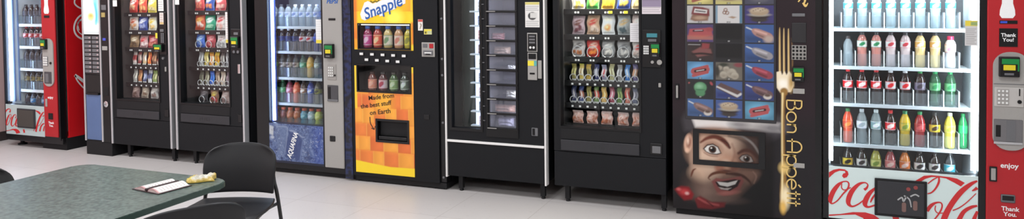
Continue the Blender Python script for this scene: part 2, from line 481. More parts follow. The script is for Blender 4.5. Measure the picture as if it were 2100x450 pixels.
# ------------------------------------------------------------------ the room
XL, XR, YF, YB, ZC = -8.23, 3.4, -7.6, 1.0, 2.75
def plane_box(name, x0, x1, y0, y1, z0, z1, m):
    o = obj(name, NBOX(x0, x1, y0, y1, z0, z1), m); return tag(o, kind='structure')
FL = bpy.data.materials.new('vinyl floor tiles'); FL.use_nodes = True
nt = FL.node_tree; bs = nt.nodes['Principled BSDF']
tc = nt.nodes.new('ShaderNodeTexCoord')
br = nt.nodes.new('ShaderNodeTexBrick'); br.offset = 0.0; br.squash = 1.0
br.inputs['Scale'].default_value = 1.0; br.inputs['Brick Width'].default_value = 0.61; br.inputs['Row Height'].default_value = 0.61
br.inputs['Mortar Size'].default_value = 0.0022; br.inputs['Mortar Smooth'].default_value = 0.6
br.inputs['Color1'].default_value = lin((205, 200, 198)) + (1,); br.inputs['Color2'].default_value = lin((201, 196, 194)) + (1,); br.inputs['Mortar'].default_value = lin((168, 160, 156)) + (1,)
nz = nt.nodes.new('ShaderNodeTexNoise'); nz.inputs['Scale'].default_value = 26; nz.inputs['Detail'].default_value = 6
nz2 = nt.nodes.new('ShaderNodeTexNoise'); nz2.inputs['Scale'].default_value = 1.3
rp = nt.nodes.new('ShaderNodeValToRGB'); rp.color_ramp.elements[0].position = .62; rp.color_ramp.elements[1].position = .78
rp.color_ramp.elements[0].color = (1, 1, 1, 1); rp.color_ramp.elements[1].color = (.72, .68, .66, 1)
mx = nt.nodes.new('ShaderNodeMix'); mx.data_type = 'RGBA'; mx.blend_type = 'MULTIPLY'; mx.inputs[0].default_value = .45
for n_ in (br, nz, nz2): nt.links.new(tc.outputs['Object'], n_.inputs['Vector'])
nt.links.new(nz.outputs['Fac'], rp.inputs['Fac']); nt.links.new(br.outputs['Color'], mx.inputs[6]); nt.links.new(rp.outputs['Color'], mx.inputs[7])
nt.links.new(mx.outputs[2], bs.inputs['Base Color'])
mr = nt.nodes.new('ShaderNodeMapRange'); mr.inputs['To Min'].default_value = .28; mr.inputs['To Max'].default_value = .42
nt.links.new(nz2.outputs['Fac'], mr.inputs['Value']); nt.links.new(mr.outputs['Result'], bs.inputs['Roughness'])
bs.inputs['Specular IOR Level'].default_value = 0.4
plane_box('floor', XL - .1, XR + .1, YF - .1, YB + .1, -.1, 0, FL)
WALLW = mat('painted wall', (206, 198, 194), 0.7, bump=.1, bscale=400)
WALLP = mat('pink painted wall', (214, 182, 180), 0.7, bump=.1, bscale=400)
plane_box('wall_back', XL - .1, XR + .1, YB, YB + .1, 0, ZC, WALLW)
plane_box('wall_left', XL - .1, XL, YF, YB, 0, ZC, WALLP)
plane_box('wall_right', XR, XR + .1, YF, YB, 0, ZC, WALLW)
plane_box('wall_front', XL - .1, XR + .1, YF - .1, YF, 0, ZC, WALLW)
plane_box('ceiling', XL - .1, XR + .1, YF - .1, YB + .1, ZC, ZC + .1, mat('ceiling tile', (225, 224, 220), 0.8))
tag(obj('baseboard_left', NBOX(XL, XL + .012, YF, YB, 0, .1, .003), mat('dark baseboard', (60, 52, 52), .5)), kind='structure')
tag(obj('baseboard_back', NBOX(XL + .02, XR, YB - .012, YB, 0, .1, .003), mat('dark baseboard', (60, 52, 52), .5)), kind='structure')
# fluorescent ceiling fixtures (out of the frame above): lamps just under the ceiling
def area(name, loc, sx, sy, watts, col=(250, 252, 255), rot=(0, 0, 0), parent=None):
    l = bpy.data.lights.new(name, 'AREA'); l.shape = 'RECTANGLE'; l.size = sx; l.size_y = sy; l.energy = watts; l.color = lin(col)
    o = bpy.data.objects.new(name, l); COL.objects.link(o); o.location = Vector(loc) - (Vector(root_loc(parent)) if parent else Vector((0, 0, 0))); o.rotation_euler = rot
    if parent: o.parent = parent
    return o
for lx in (-7.0, -4.8, -2.2, .6):
    for ly in (-1.3, -3.7, -6.1):
        area('ceiling_lamp', (lx, ly, ZC - .02), 1.2, .6, LAMP_W * (1.35 if lx < -6 else 1))
wd = bpy.data.worlds.new('world'); S.world = wd; wd.use_nodes = True
wd.node_tree.nodes['Background'].inputs[0].default_value = (.8, .82, .85, 1); wd.node_tree.nodes['Background'].inputs[1].default_value = .3

# ------------------------------------------------------------------ table, book, wrapper, chairs
TX0, TX1, TY0, TY1, TZ = -3.42, -2.463, -4.35, -2.57, .74
TAB = bpy.data.materials.new('dark green speckled laminate'); TAB.use_nodes = True
nt = TAB.node_tree; bs = nt.nodes['Principled BSDF']; tc = nt.nodes.new('ShaderNodeTexCoord')
n1 = nt.nodes.new('ShaderNodeTexNoise'); n1.inputs['Scale'].default_value = 55; n1.inputs['Detail'].default_value = 5
r1 = nt.nodes.new('ShaderNodeValToRGB'); r1.color_ramp.elements[0].position = .35; r1.color_ramp.elements[1].position = .68
r1.color_ramp.elements[0].color = lin((44, 62, 58)) + (1,); r1.color_ramp.elements[1].color = lin((92, 110, 103)) + (1,)
nt.links.new(tc.outputs['Object'], n1.inputs['Vector']); nt.links.new(n1.outputs['Fac'], r1.inputs['Fac']); nt.links.new(r1.outputs['Color'], bs.inputs['Base Color'])
bs.inputs['Roughness'].default_value = .32
tb = thing('break_table', 'dark green speckled laminate table with rounded corners holding an open booklet', 'table', ((TX0 + TX1) / 2, (TY0 + TY1) / 2, 0))
bm = B(); pts = rrect(TX0, TX1, TY0, TY1, .075, 8)
a = [bm.verts.new((p[0], p[1], TZ)) for p in pts]; b_ = [bm.verts.new((p[0], p[1], TZ - .027)) for p in pts]
bm.faces.new(a); bm.faces.new(b_[::-1])
for i in range(len(a)): bm.faces.new([a[i], b_[i], b_[(i + 1) % len(a)], a[(i + 1) % len(a)]])
bmesh.ops.bevel(bm, geom=[e for e in bm.edges if abs(e.verts[0].co.z - e.verts[1].co.z) < 1e-5], offset=.004, segments=2, affect='EDGES')
obj('table_top', bm, TAB, tb)
EDG = mat('dark green edge band', (42, 64, 56), .4)
bm = B(); P3 = [(p[0] + (.0012 if p[0] > -2.9 else -.0012), p[1] + (.0012 if p[1] > -3.4 else -.0012)) for p in pts]
for (u, v) in zip(P3, P3[1:] + P3[:1]):
    q = [bm.verts.new((u[0], u[1], TZ - .024)), bm.verts.new((v[0], v[1], TZ - .024)), bm.verts.new((v[0], v[1], TZ - .004)), bm.verts.new((u[0], u[1], TZ - .004))]; bm.faces.new(q)
bmesh.ops.remove_doubles(bm, verts=bm.verts, dist=1e-5)
obj('edge_band', bm, EDG, tb)
for ty in (TY0 + .45, TY1 - .62):
    obj('pedestal', lathe(B(), [(.05, .03), (.045, .08), (.045, TZ - .06), (.12, TZ - .038), (.12, TZ - .027)], 20, ((TX0 + TX1) / 2, ty, 0)), BLACKM, tb, smooth=True)
    obj('foot', NBOX(-3.27, -2.6, ty - .04, ty + .04, 0, .04, .01), BLACKM, tb)

# open booklet: cover, two page blocks that arch away from the spine
bk = thing('open_booklet', 'open dark-covered booklet with two written white pages lying on green table', 'book', (-2.655, -2.785, TZ), math.radians(-8) )
PW, PL = .076, .150
def page(sgn):
    def hgt(t): return .006 + .016 * math.sin(PI * min(1, t * 1.15)) ** .8 * (1 - .55 * t)
    cv = Canvas(0, 1, 0, 1, 1 / 40, (226, 222, 218)); R = random.Random(5 + sgn)
    for k in range(8):
        zz = .9 - .105 * k
        x = .1
        while x < .86:
            l = R.uniform(.04, .12); cv.stroke([(x, zz, .02), (x + l, zz + R.uniform(-.02, .02), .02)], (120, 84, 92), a=.85); x += l + R.uniform(.03, .06)
    cv.rect(-1, 2, -1, .06, (170, 70, 80), .05, a=.7)
    nx_, ny_ = cv.nx, cv.nz; co, fc, cl = [], [], []
    for j in range(ny_):
        for i in range(nx_):
            t = i / (nx_ - 1); co.append((sgn * (.0085 + t * PW), (j / (ny_ - 1) - .5) * PL, hgt(t)))
            cl.append((*cv.C[j, i if sgn > 0 else nx_ - 1 - i], 1))
    N = len(co)
    for j in range(ny_):
        for i in range(nx_):
            t = i / (nx_ - 1); co.append((sgn * (.0085 + t * PW), (j / (ny_ - 1) - .5) * PL, .004)); cl.append((*lin((215, 200, 196)), 1))
    for j in range(ny_ - 1):
        for i in range(nx_ - 1):
            a = j * nx_ + i; fc.append((a, a + 1, a + 1 + nx_, a + nx_)); fc.append((N + a, N + a + nx_, N + a + nx_ + 1, N + a + 1))
    for i in range(nx_ - 1):
        for j in (0, ny_ - 1): a = j * nx_ + i; fc.append((a, N + a, N + a + 1, a + 1))
    for j in range(ny_ - 1):
        for i in (0, nx_ - 1): a = j * nx_ + i; fc.append((a, a + nx_, N + a + nx_, N + a))
    me = bpy.data.meshes.new('page'); me.from_pydata(co, [], fc)
    me.color_attributes.new('Col', 'FLOAT_COLOR', 'POINT').data.foreach_set('color', np.clip(np.array(cl), 0, 1).ravel())
    return me
obj('cover', NBOX(-.092, .092, -.082, .082, .0005, .004, .001), mat('dark maroon cover', (52, 30, 34), .4), bk, local=True)
obj('spine', NBOX(-.007, .007, -.080, .080, .003, .016, .003), mat('dark maroon cover', (52, 30, 34), .4), bk, local=True); obj('page', page(-1), PRINTM, bk, local=True); obj('page', page(1), PRINTM, bk, local=True)
# crumpled snack wrapper
def paint_wrap(c, R):
    c.rect(-1, 2, -1, 2, (200, 172, 84)); c.ell(.5, .45, .46, .40, (198, 194, 180), soft=.1); c.ell(.35, .55, .12, .1, (170, 120, 70), soft=.1)
    c.ell(.66, .45, .12, .1, (238, 236, 220), soft=.1); c.ell(.12, .5, .12, .3, (214, 196, 50), soft=.1); c.stroke([(.1, .8, .05), (.5, .85, .06), (.9, .8, .05)], (150, 90, 30), soft=.05)
R = np.random.RandomState(11)
cv = Canvas(0, 1, 0, 1, 1 / 22, (220, 190, 60)); paint_wrap(cv, R)
co, fc, cl = [], [], []; n = 23
hgt = R.rand(n, n)
for _ in range(2): hgt = (hgt + np.roll(hgt, 1, 0) + np.roll(hgt, 1, 1) + np.roll(hgt, -1, 0)) / 4
hgt = (hgt - hgt.min()) / (hgt.max() - hgt.min())
for s_ in (1, 0):
    for j in range(n):
        for i in range(n):
            u, v = i / (n - 1) * 2 - 1, j / (n - 1) * 2 - 1
            dome = max(0, 1 - u * u) ** .5 * max(0, 1 - v * v) ** .5
            z = .002 + s_ * (.003 + .008 * dome + .016 * hgt[j, i] * (.4 + dome) + (.022 * max(0, u - .45) if v > -.2 else 0))
            co.append((u * .056 + .006 * math.sin(4 * v), v * .042 + .006 * math.sin(3 * u), z)); cl.append((*cv.C[min(j, cv.nz - 1), min(i, cv.nx - 1)], 1))
N = n * n
for j in range(n - 1):
    for i in range(n - 1):
        a = j * n + i; fc.append((a, a + 1, a + 1 + n, a + n)); fc.append((N + a, N + a + n, N + a + 1 + n, N + a + 1))
for i in range(n - 1):
    for j in (0, n - 1): a = j * n + i; fc.append((a, N + a, N + a + 1, a + 1))
    for j in (0, n - 1): a = i * n + j; fc.append((a, a + n, N + a + n, N + a))
me = bpy.data.meshes.new('snack_wrapper'); me.from_pydata(co, [], fc)
me.color_attributes.new('Col', 'FLOAT_COLOR', 'POINT').data.foreach_set('color', np.clip(np.array(cl), 0, 1).ravel())
wr = obj('snack_wrapper', me, PRINTG); wr.location = (-2.585, -2.63, TZ + .0005); wr.rotation_euler = (0, 0, math.radians(38))
tag(wr, 'crumpled yellow snack wrapper lying on table corner beside the open booklet', 'wrapper')

CH = mat('black moulded chair plastic', (25, 25, 28), .42, bump=.2, bscale=900, spec=.35)
CHL = mat('black chair steel', (24, 24, 26), .35)
def sheet(fn, nu, nv, th):
    bm = B(); V = [[bm.verts.new(fn(i / (nu - 1) * 2 - 1, j / (nv - 1) * 2 - 1)) for i in range(nu)] for j in range(nv)]
    for j in range(nv - 1):
        for i in range(nu - 1): bm.faces.new([V[j][i], V[j][i + 1], V[j + 1][i + 1], V[j + 1][i]])
    return bm
def squircle(u, v, k):   # square -> rounded rectangle
    a = abs(u); b = abs(v)
    return (u * math.sqrt(max(0, 1 - k * v * v)), v * math.sqrt(max(0, 1 - k * u * u)))
def make_chair(label, loc, rz):
    c = thing('stacking_chair', label, 'chair', loc, rz, 'black plastic stacking chairs')
    def back(u, v):
        top = v > 0
        x, z = u, v
        wd_ = .202 * (1 - (.24 * max(0, (v - .15) / .85) ** 3.6) - .04 * max(0, -v))
        zz = .624 + .132 * v - (.024 * (abs(u) ** 3) * (1 if v > 0 else 0) * v)
        y = .20 + .06 * (v + 1) / 2 - .045 * (abs(u) ** 2.2) * 1.0 - .012 * math.sin(PI * (v + 1) / 2)
        return (u * wd_, y, zz)
    o = obj('backrest', sheet(back, 19, 15, .01), CH, c, local=True, smooth=True)
    md = o.modifiers.new('thick', 'SOLIDIFY'); md.thickness = .014; md.offset = 0
    md = o.modifiers.new('round', 'BEVEL'); md.width = .005; md.segments = 2; md.limit_method = 'ANGLE'; md.angle_limit = math.radians(60)
    def seat(u, v):
        x, y = squircle(u, v, .22)
        z = .452 - .012 * (1 - x * x) * (1 - y * y) - (.035 * max(0, -v - .45) ** 2 / .3) + .015 * max(0, v - .6)
        return (x * .225, y * .215 - .02, z)
    o = obj('seat', sheet(seat, 15, 15, .01), CH, c, local=True, smooth=True)
    md = o.modifiers.new('thick', 'SOLIDIFY'); md.thickness = .016; md.offset = 0
    md = o.modifiers.new('round', 'BEVEL'); md.width = .006; md.segments = 2; md.limit_method = 'ANGLE'; md.angle_limit = math.radians(60)
    for s in (-1, 1):
        obj('leg', tube(B(), spline([(s * .18, .02, .425), (s * .195, -.13, .425), (s * .203, -.165, .40), (s * .215, -.20, .2), (s * .225, -.215, .0)], 4), .0105, 10), CHL, c, local=True, smooth=True)
        obj('leg', tube(B(), spline([(s * .172, .214, .62), (s * .182, .206, .55), (s * .196, .199, .50), (s * .208, .20, .42), (s * .222, .235, .2), (s * .232, .265, .0)], 4), .0105, 10), CHL, c, local=True, smooth=True)
    obj('seat_frame', tube(B(), spline([(-.205, .19, .428), (-.19, .1, .43), (-.18, .02, .428)], 3) + spline([(.18, .02, .428), (.19, .1, .43), (.205, .19, .428)], 3), .009, 8), CHL, c, local=True, smooth=True)
    return c
# ------------------------------------------------------------------ shared machine parts
DEP = .84
def hollow(name, X0, X1, Z0, Z1, y0, y1, t, material, root, linerm=None):
    """cabinet shell open at the front"""
    bm = B(); box(bm, X0, X0 + t, y0, y1, Z0, Z1); box(bm, X1 - t, X1, y0, y1, Z0, Z1)
    box(bm, X0 + t, X1 - t, y0, y1, Z0, Z0 + t); box(bm, X0 + t, X1 - t, y0, y1, Z1 - t, Z1); box(bm, X0 + t, X1 - t, y1 - t, y1, Z0 + t, Z1 - t)
    return obj(name, bm, material, root)
def pane(name, x0, x1, z0, z1, y, m, root):
    return obj(name, NBOX(x0, x1, y, y + .004, z0, z1), m, root)
def card_reader(root, x0, x1, z0, z1, y=-.03, flip=False):
    h = z1 - z0; w = x1 - x0
    r = obj('card_reader', NBOX(x0, x1, y, 0, z0, z1, .006), BLACKG, root, label='black card reader with green screen and yellow label')
    obj('screen', NBOX(x0 + w * .12, x1 - w * .1, y - .002, y + .004, z1 - h * .36, z1 - h * .1, .001), SCRG, r)
    obj('label_plate', NBOX(x0 + w * .2, x1 - w * .22, y - .002, y + .004, z0 + h * .34, z0 + h * .6, .001), SCRY, r)
    obj('swipe_slot', NBOX(x1 - w * .12, x1 - w * .05, y - .003, y + .004, z0 + h * .3, z1 - h * .1), SCRG, r)
    obj('foot_plate', NBOX(x0 + w * .25, x1 - w * .3, y - .003, y + .004, z0 + h * .1, z0 + h * .2), GREYD, r)
    return r
def keypad(root, x0, x1, z0, z1, cols, rows, y=0.0, plate=None, key=None, gap=.25):
    k = obj('keypad', NBOX(x0, x1, y - .004, y + .002, z0, z1, .001), plate or GREYP, root)
    bm = B(); cw, rh = (x1 - x0) / cols, (z1 - z0) / rows
    for i in range(cols):
        for j in range(rows):
            box(bm, x0 + cw * (i + gap / 2), x0 + cw * (i + 1 - gap / 2), y - .007, y - .003, z0 + rh * (j + gap / 2), z0 + rh * (j + 1 - gap / 2))
    obj('keys', bm, key or BLACKG, k)
    return k
def legs(root, xs, y0, z1, w=.035):
    for x in xs:
        for y in (y0, .74):
            bm = B(); box(bm, x - w / 2, x + w / 2, y, y + w, .02, z1)
            lathe(bm, [(w * .45, 0), (w * .5, .006), (w * .35, .02)], 12, (x, y + w / 2, 0))
            obj('leg', bm, BLACKM, root)
def sticker(root, x0, x1, z0, z1, paint, y=-.001, name='notice'):
    cv = Canvas(x0, x1, z0, z1, .004, (232, 230, 226)); paint(cv, x0, x1, z0, z1)
    return obj(name, cv.mesh(y), PRINTM, root)
def lines(cv, x0, x1, z0, z1, col=(90, 90, 96), n=6, hd=None):
    for k in range(n):
        zz = z1 - (z1 - z0) * (k + 1) / (n + 1); cv.rect(x0 + .006, x1 - .006 - (.01 if k % 2 else 0), zz - .0018, zz + .0018, col, a=.8)
    if hd: cv.rect(x0, x1, z1 - (z1 - z0) * .22, z1 + 1, hd)

# ------------------------------------------------------------------ script lettering of the red coolers, traced once in the plane of the big cooler
def TA(pts): return [(*W(1690 + p[0] / 3.9125, 335 + p[1] / 3.9125), *[w / 3.9125 * .00277 for w in p[2:]]) for p in pts]
def TB(pts): return [(*W(1850 + p[0] / 3.9125, 335 + p[1] / 3.9125), *[w / 3.9125 * .00272 for w in p[2:]]) for p in pts]
SCRIPT_POLY = [TA([(38, 72), (75, 53), (120, 44), (165, 50), (190, 66), (196, 90), (182, 113), (158, 120), (144, 104), (152, 84), (172, 78), (166, 63), (125, 60), (88, 74), (62, 96), (38, 118)]),
 TA([(38, 412), (130, 408), (230, 393), (330, 395), (400, 415), (440, 444), (455, 470), (340, 480), (312, 440), (250, 413), (150, 416), (38, 424)]),
 TA([(543, 416), (592, 418), (612, 475), (560, 475)]),
 TB([(105, 142), (175, 101), (235, 97), (300, 103), (380, 112), (440, 124), (502, 158), (470, 187), (420, 158), (350, 122), (290, 112), (235, 111), (185, 126), (150, 148)])]
SCRIPT_STROKE = [TA([(150, 148, 12), (112, 176, 30), (72, 230, 40), (50, 290, 38), (62, 324, 14), (105, 302, 11), (152, 246, 13), (190, 203, 15), (198, 165, 13), (182, 147, 11), (150, 148, 10)]),
 TA([(142, 165, 8), (140, 195, 9), (156, 214, 9), (185, 210, 8), (214, 195, 8)]),
 TA([(322, 214, 24), (342, 198, 18), (350, 172, 11), (326, 156, 11), (280, 168, 24), (228, 218, 38), (198, 280, 42), (196, 325, 34), (226, 347, 16), (272, 330, 12), (318, 296, 10)]),
 TA([(412, 198, 16), (366, 240, 34), (336, 290, 42), (328, 330, 38), (352, 352, 18), (412, 336, 14)]), TA([(412, 245, 12), (385, 285, 16), (372, 315, 10)]),
 TB([(205, 165, 8), (248, 132, 10), (287, 111, 8)]), TB([(294, 108, 12), (294, 150, 17), (270, 200, 15), (236, 235, 12), (203, 246, 10)]),
 TB([(198, 384, 30), (232, 340, 28), (270, 318, 16), (306, 316, 11), (320, 336, 12), (314, 370, 13), (290, 412, 13), (252, 460, 11)]),
 TB([(268, 340, 8), (264, 375, 9), (286, 400, 8), (332, 400, 8)]),
 TB([(602, 142, 14), (550, 168, 30), (480, 222, 42), (422, 290, 44), (376, 360, 44), (346, 420, 48), (326, 475, 46)]),
 TB([(592, 243, 6), (520, 312, 8), (460, 356, 9), (405, 380, 9)]), TB([(602, 198, 26), (582, 212, 20), (560, 222, 8)]),
 TB([(602, 342, 16), (552, 354, 26), (492, 392, 32), (448, 470, 40)]), TB([(602, 386, 18), (580, 440, 30), (570, 475, 30)])]
def script(root, x0, x1, z0, z1, y):
    """the same lettering fitted between x0..x1 (glass edges) and z0..z1"""
    ax = (x1 - x0) / (.935 - .10); az = (z1 - z0) / (.45 - .07)
    f = lambda p: (x0 + (p[0] - .10) * ax, z0 + (p[1] - .07) * az, *[w * (ax + az) / 2 for w in p[2:]])
    cl = lambda p: (min(max(p[0], x0 + .001), x1 - .001), max(p[1], z0 - .0), *p[2:])
    for half in (0, 1):
        bm = B()
        for k, P in enumerate(SCRIPT_POLY):
            if (k < 3) == (half == 0): prism(bm, [cl(f(p)) for p in P], y - .0005 - .00006 * k, y)
        for k, P in enumerate(SCRIPT_STROKE):
            if (k < 5) == (half == 0): ribbon(bm, [cl(f(p)) for p in P], y - .001 - .00006 * k, y - .0002)
        obj('lettering', bm, REDT, root, label='red script lettering')

def shelf_stock(root, shelves, x_first, pitch, ncol, ybot, rows, wherefrom, shelf_words, group, x_in, depth_y, lbl_post=None):
    pass

def cooler_shelf(root, xa, xb, z, yf, yb, m=WHITEL):
    s = obj('shelf', NBOX(xa, xb, yf, yb, z - .014, z - .001, .002), m, root)
    return s

# ------------------------------------------------------------------ glass-front bottle coolers
WHITEPOST = glassy('clear divider plastic', (245, 250, 252), 1.3, .05, .75, (235, 242, 246))
GUARDM = glassy('clear bottle guard', (246, 250, 252), 1.8, .06, .04, (226, 234, 240))
def cooler(name, label, X0, X1, gx0, gx1, gz0, zkick, body_m, door_m, liner_back, tubes, side_m):
    r = thing(name, label, 'vending machine', ((X0 + X1) / 2, .42, 0), 0, 'vending machines along the wall')
    hollow('cabinet', X0 + .01, X1, zkick, 1.83, .075, DEP, .008, side_m, r)
    slabm = slab(B(), X0, X1 - .02, zkick - .02, 1.83, [(gx0, gx1, gz0, 1.76)], .0, .07)
    obj('door', slabm, door_m, r)
    return r
CLEARP = glassy('thin clear divider', (244, 248, 250), 1.3, .05, .10, (226, 234, 240))
SHW = ['top shelf', 'second shelf', 'third shelf', 'fourth shelf', 'bottom shelf']

def coke_column(r, xa, xb, zlo, zhi, small):
    """red control column of a red cooler: panel, pod with reader and keypad, slots and writing"""
    w = xb - xa
    obj('front_panel', NBOX(xa, xb, -.012, .01, zlo, 1.83, .004), RED, r, label='red control column')
    pod = obj('control_pod', prism(B(), rrect(xa + w * .13, xb + (.0 if small else w * .12), .60 if not small else .655, 1.185 if not small else 1.15, w * .38, 8), -.022, -.01), GREYP, r, label='grey rounded control pod')
    return pod

# ---- the big red cooler (beside the chef machine)
CR = cooler('bottle_cooler', 'big red soda cooler with white-lit glass front beside the chef-face machine', .066, 1.24, .10, .935, .425, .10, BLACK, BLACKG, DARKIN, True, REDS)
PALE = mat('pale printed backlit film', (196, 210, 208), .35, emit=.12, ecol=(214, 232, 232), var=.03, bscale=9)
obj('lower_glass', NBOX(.10, .935, -.003, .0, .085, .425, .001), PALE, CR, label='pale lit lower panel under red script')
script(CR, .10, .935, .07, .45, -.004)
dd = obj('delivery_door', NBOX(.368, .661, -.018, -.006, .132, .371, .004), BLACKM, CR, label='black framed delivery door')
obj('door_pane', NBOX(.383, .646, -.021, -.016, .148, .356, .003), GUN, dd)
bm = B()
for k, (px, py) in enumerate(((1862, 387), (1877, 384))): disc(bm, *W(px, py), .012, -.0225, -.021)
obj('badge', bm, mat('dull red print', (140, 60, 58), .5), dd)
ribs = [[(1840, 409, 3), (1849, 404, 3), (1852, 412, 3), (1858, 402, 3)], [(1853, 400, 3), (1864, 408, 3), (1868, 424, 2)], [(1866, 402, 3), (1876, 398, 3), (1884, 402, 3)]]
bm = B()
for q in ribs: ribbon(bm, [(*W(a, b), c * .0028) for a, b, c in q], -.0225, -.021)
obj('emblem', bm, mat('dull white print', (170, 170, 170), .5), dd)
for k, (px, py, c) in enumerate(((1853, 424, (120, 90, 84)), (1876, 421, (118, 88, 80)))):
    x, z = W(px, py); obj('bottle_print', prism(B(), rrect(x - .012, x + .012, z - .03, z + .03, .009), -.022, -.021), mat('faint print', c, .5), dd)
pane('window_glass', .10, .935, .425, 1.76, .012, GLASS, CR)
# liner
bm = B(); box(bm, .097, .112, .07, DEP - .03, .13, 1.79); obj('liner_side', bm, WHITEL, CR)
bm = B(); box(bm, .925, .94, .07, DEP - .03, .13, 1.79); obj('liner_side', bm, WHITEL, CR)
obj('liner_back', NBOX(.112, .925, .46, .475, .13, 1.79), DARKIN, CR)
obj('liner_top', NBOX(.112, .925, .07, .46, 1.772, 1.79), WHITEL, CR)
obj('light_tube', tube(B(), [(.915, .05, .45), (.915, .05, 1.74)], .011, 10), mat('bright cooler tube', (240, 248, 255), .5, emit=TUBE_R, ecol=(232, 245, 255), var=0), CR)
obj('light_tube', tube(B(), [(.118, .055, .45), (.118, .055, 1.74)], .009, 10), mat('bright cooler tube side', (240, 248, 255), .5, emit=TUBE_L, ecol=(225, 240, 250), var=0), CR)
obj('light_tube', tube(B(), [(.15, .06, 1.745), (.89, .06, 1.745)], .011, 10), mat('bright cooler tube top', (240, 248, 255), .5, emit=TUBE_T, ecol=(225, 242, 255), var=0), CR)
zsh = [1.313, 1.06, .812, .543, .29]
K = lambda *a: a
cola = K('soda', (38, 14, 12), (200, 20, 30), (206, 22, 34), (240, 220, 220), False)
diet = K('soda', (40, 18, 16), (214, 214, 218), (196, 196, 202), (206, 30, 40), False)
zero = K('soda', (44, 26, 24), (30, 120, 60), (120, 110, 130), (60, 50, 60), False)
sprite = K('soda', (70, 128, 84), (20, 130, 70), (104, 160, 112), (40, 120, 70), True)
water = K('tall', (226, 240, 244), (230, 240, 244), (60, 140, 150), (220, 236, 238), True)
plain = K('water', (206, 214, 220), (60, 50, 50), None, None, True)
jui = K('tall', (190, 120, 110), (40, 38, 40), (226, 226, 220), (40, 130, 80), False)
jui2 = K('tall', (196, 176, 176), (50, 46, 50), (214, 210, 212), (196, 60, 70), False)
jui3 = K('tall', (222, 190, 130), (48, 44, 48), (232, 176, 84), (244, 240, 230), False)
milk = K('sport', (236, 232, 234), (196, 44, 84), (244, 240, 240), (226, 120, 140), False)
fanta = K('soda', (206, 74, 44), (60, 120, 70), (190, 60, 40), (240, 130, 60), False)
clear1 = K('soda', (196, 204, 208), (190, 196, 200), (212, 218, 222), (150, 160, 170), True)
clear2 = K('soda', (190, 204, 206), (210, 220, 220), (120, 150, 156), (226, 232, 232), True)
yellow = K('soda', (206, 172, 40), (40, 130, 80), (196, 170, 60), (120, 140, 50), False)
redso = K('soda', (150, 30, 34), (30, 120, 66), (160, 40, 44), (196, 90, 90), False)
dkyel = K('soda', (40, 26, 18), (40, 36, 34), (206, 176, 50), (60, 40, 20), False)
lemon = K('soda', (222, 206, 70), (226, 226, 200), (226, 214, 110), (160, 170, 60), False)
dky = K('soda', (36, 24, 20), (50, 44, 40), (226, 190, 60), (40, 30, 20), False)
dkw = K('soda', (36, 24, 20), (60, 56, 56), (220, 216, 214), (60, 50, 50), False)
yg = K('soda', (170, 164, 70), (60, 54, 50), (206, 204, 120), (120, 140, 60), False)
rose = K('soda', (160, 70, 74), (56, 50, 50), (196, 110, 110), (226, 190, 180), False)
oran = K('soda', (206, 120, 50), (56, 50, 48), (214, 110, 50), (230, 200, 190), False)
teal = K('soda', (50, 56, 60), (60, 60, 62), (60, 176, 196), (220, 230, 230), False)
gren = K('soda', (30, 120, 70), (20, 120, 66), (40, 150, 90), None, False)
DESC = {id(cola): 'cola bottle with red cap and label', id(diet): 'cola bottle with silver cap and label', id(zero): 'dark soda bottle with green cap', id(sprite): 'green lemon-lime bottle with green cap',
 id(water): 'clear water bottle with teal label', id(plain): 'clear water bottle without label', id(jui): 'juice bottle with white and green label', id(jui2): 'pale pink juice bottle with dark cap',
 id(jui3): 'juice bottle with yellow-orange label', id(milk): 'white drink bottle with crimson cap', id(fanta): 'orange-red soda bottle', id(clear1): 'clear soda bottle with pale label', id(clear2): 'clear soda bottle with grey-teal label',
 id(yellow): 'yellow soda bottle with green cap', id(redso): 'red soda bottle with green cap', id(dkyel): 'dark bottle with yellow label', id(lemon): 'bright lemon-yellow soda bottle', id(dky): 'dark bottle with small yellow label',
 id(dkw): 'dark bottle with white label', id(yg): 'yellow-green soda bottle', id(rose): 'rose-red soda bottle', id(oran): 'orange soda bottle with dark cap', id(teal): 'dark bottle with teal label', id(gren): 'solid green soda bottle'}
ROWS = [[water] * 8, [plain, jui, jui, jui2, jui2, jui3, jui3, milk], [cola, cola, cola, diet, diet, zero, sprite, sprite],
        [fanta, clear1, clear2, cola, yellow, redso, dkyel, lemon], [dky, dkw, yg, rose, oran, dkw, dkw, teal]]
BY = .225
for j, z in enumerate(zsh):
    cooler_shelf(CR, .114, .923, z, .175, .45)
    if j < 4 or True:
        obj('price_rail', NBOX(.114, .923, .168, .175, z - .020, z + .003, .001), mat('pale grey rail', (176, 182, 188), .4), CR)
    for i in range(9):
        xx = .1784 + .0852 * i
        obj('divider', NBOX(xx - .0035, xx + .0035, .172, .44, z, z + .105, .0), WHITEPOST, CR)
        if i < 8:
            obj('bottle_guard', NBOX(xx + .010, xx + .076, .176, .179, z, z + .085, .001), GUARDM, CR)
    for i, k in enumerate(ROWS[j]):
        x = .221 + .0852 * i
        bottle(k, (x, BY, z), '%s, %s, big red cooler, %s from chef machine' % (DESC[id(k)], SHW[j], ORD[i]), 'drink bottles in the big red cooler', sc=(.9, .9, 1.02))
bottle(gren, (.894, .25, zsh[3]), 'solid green soda bottle at the tube end of big red cooler, fourth shelf', 'drink bottles in the big red cooler', sc=(.76, .76, 1))
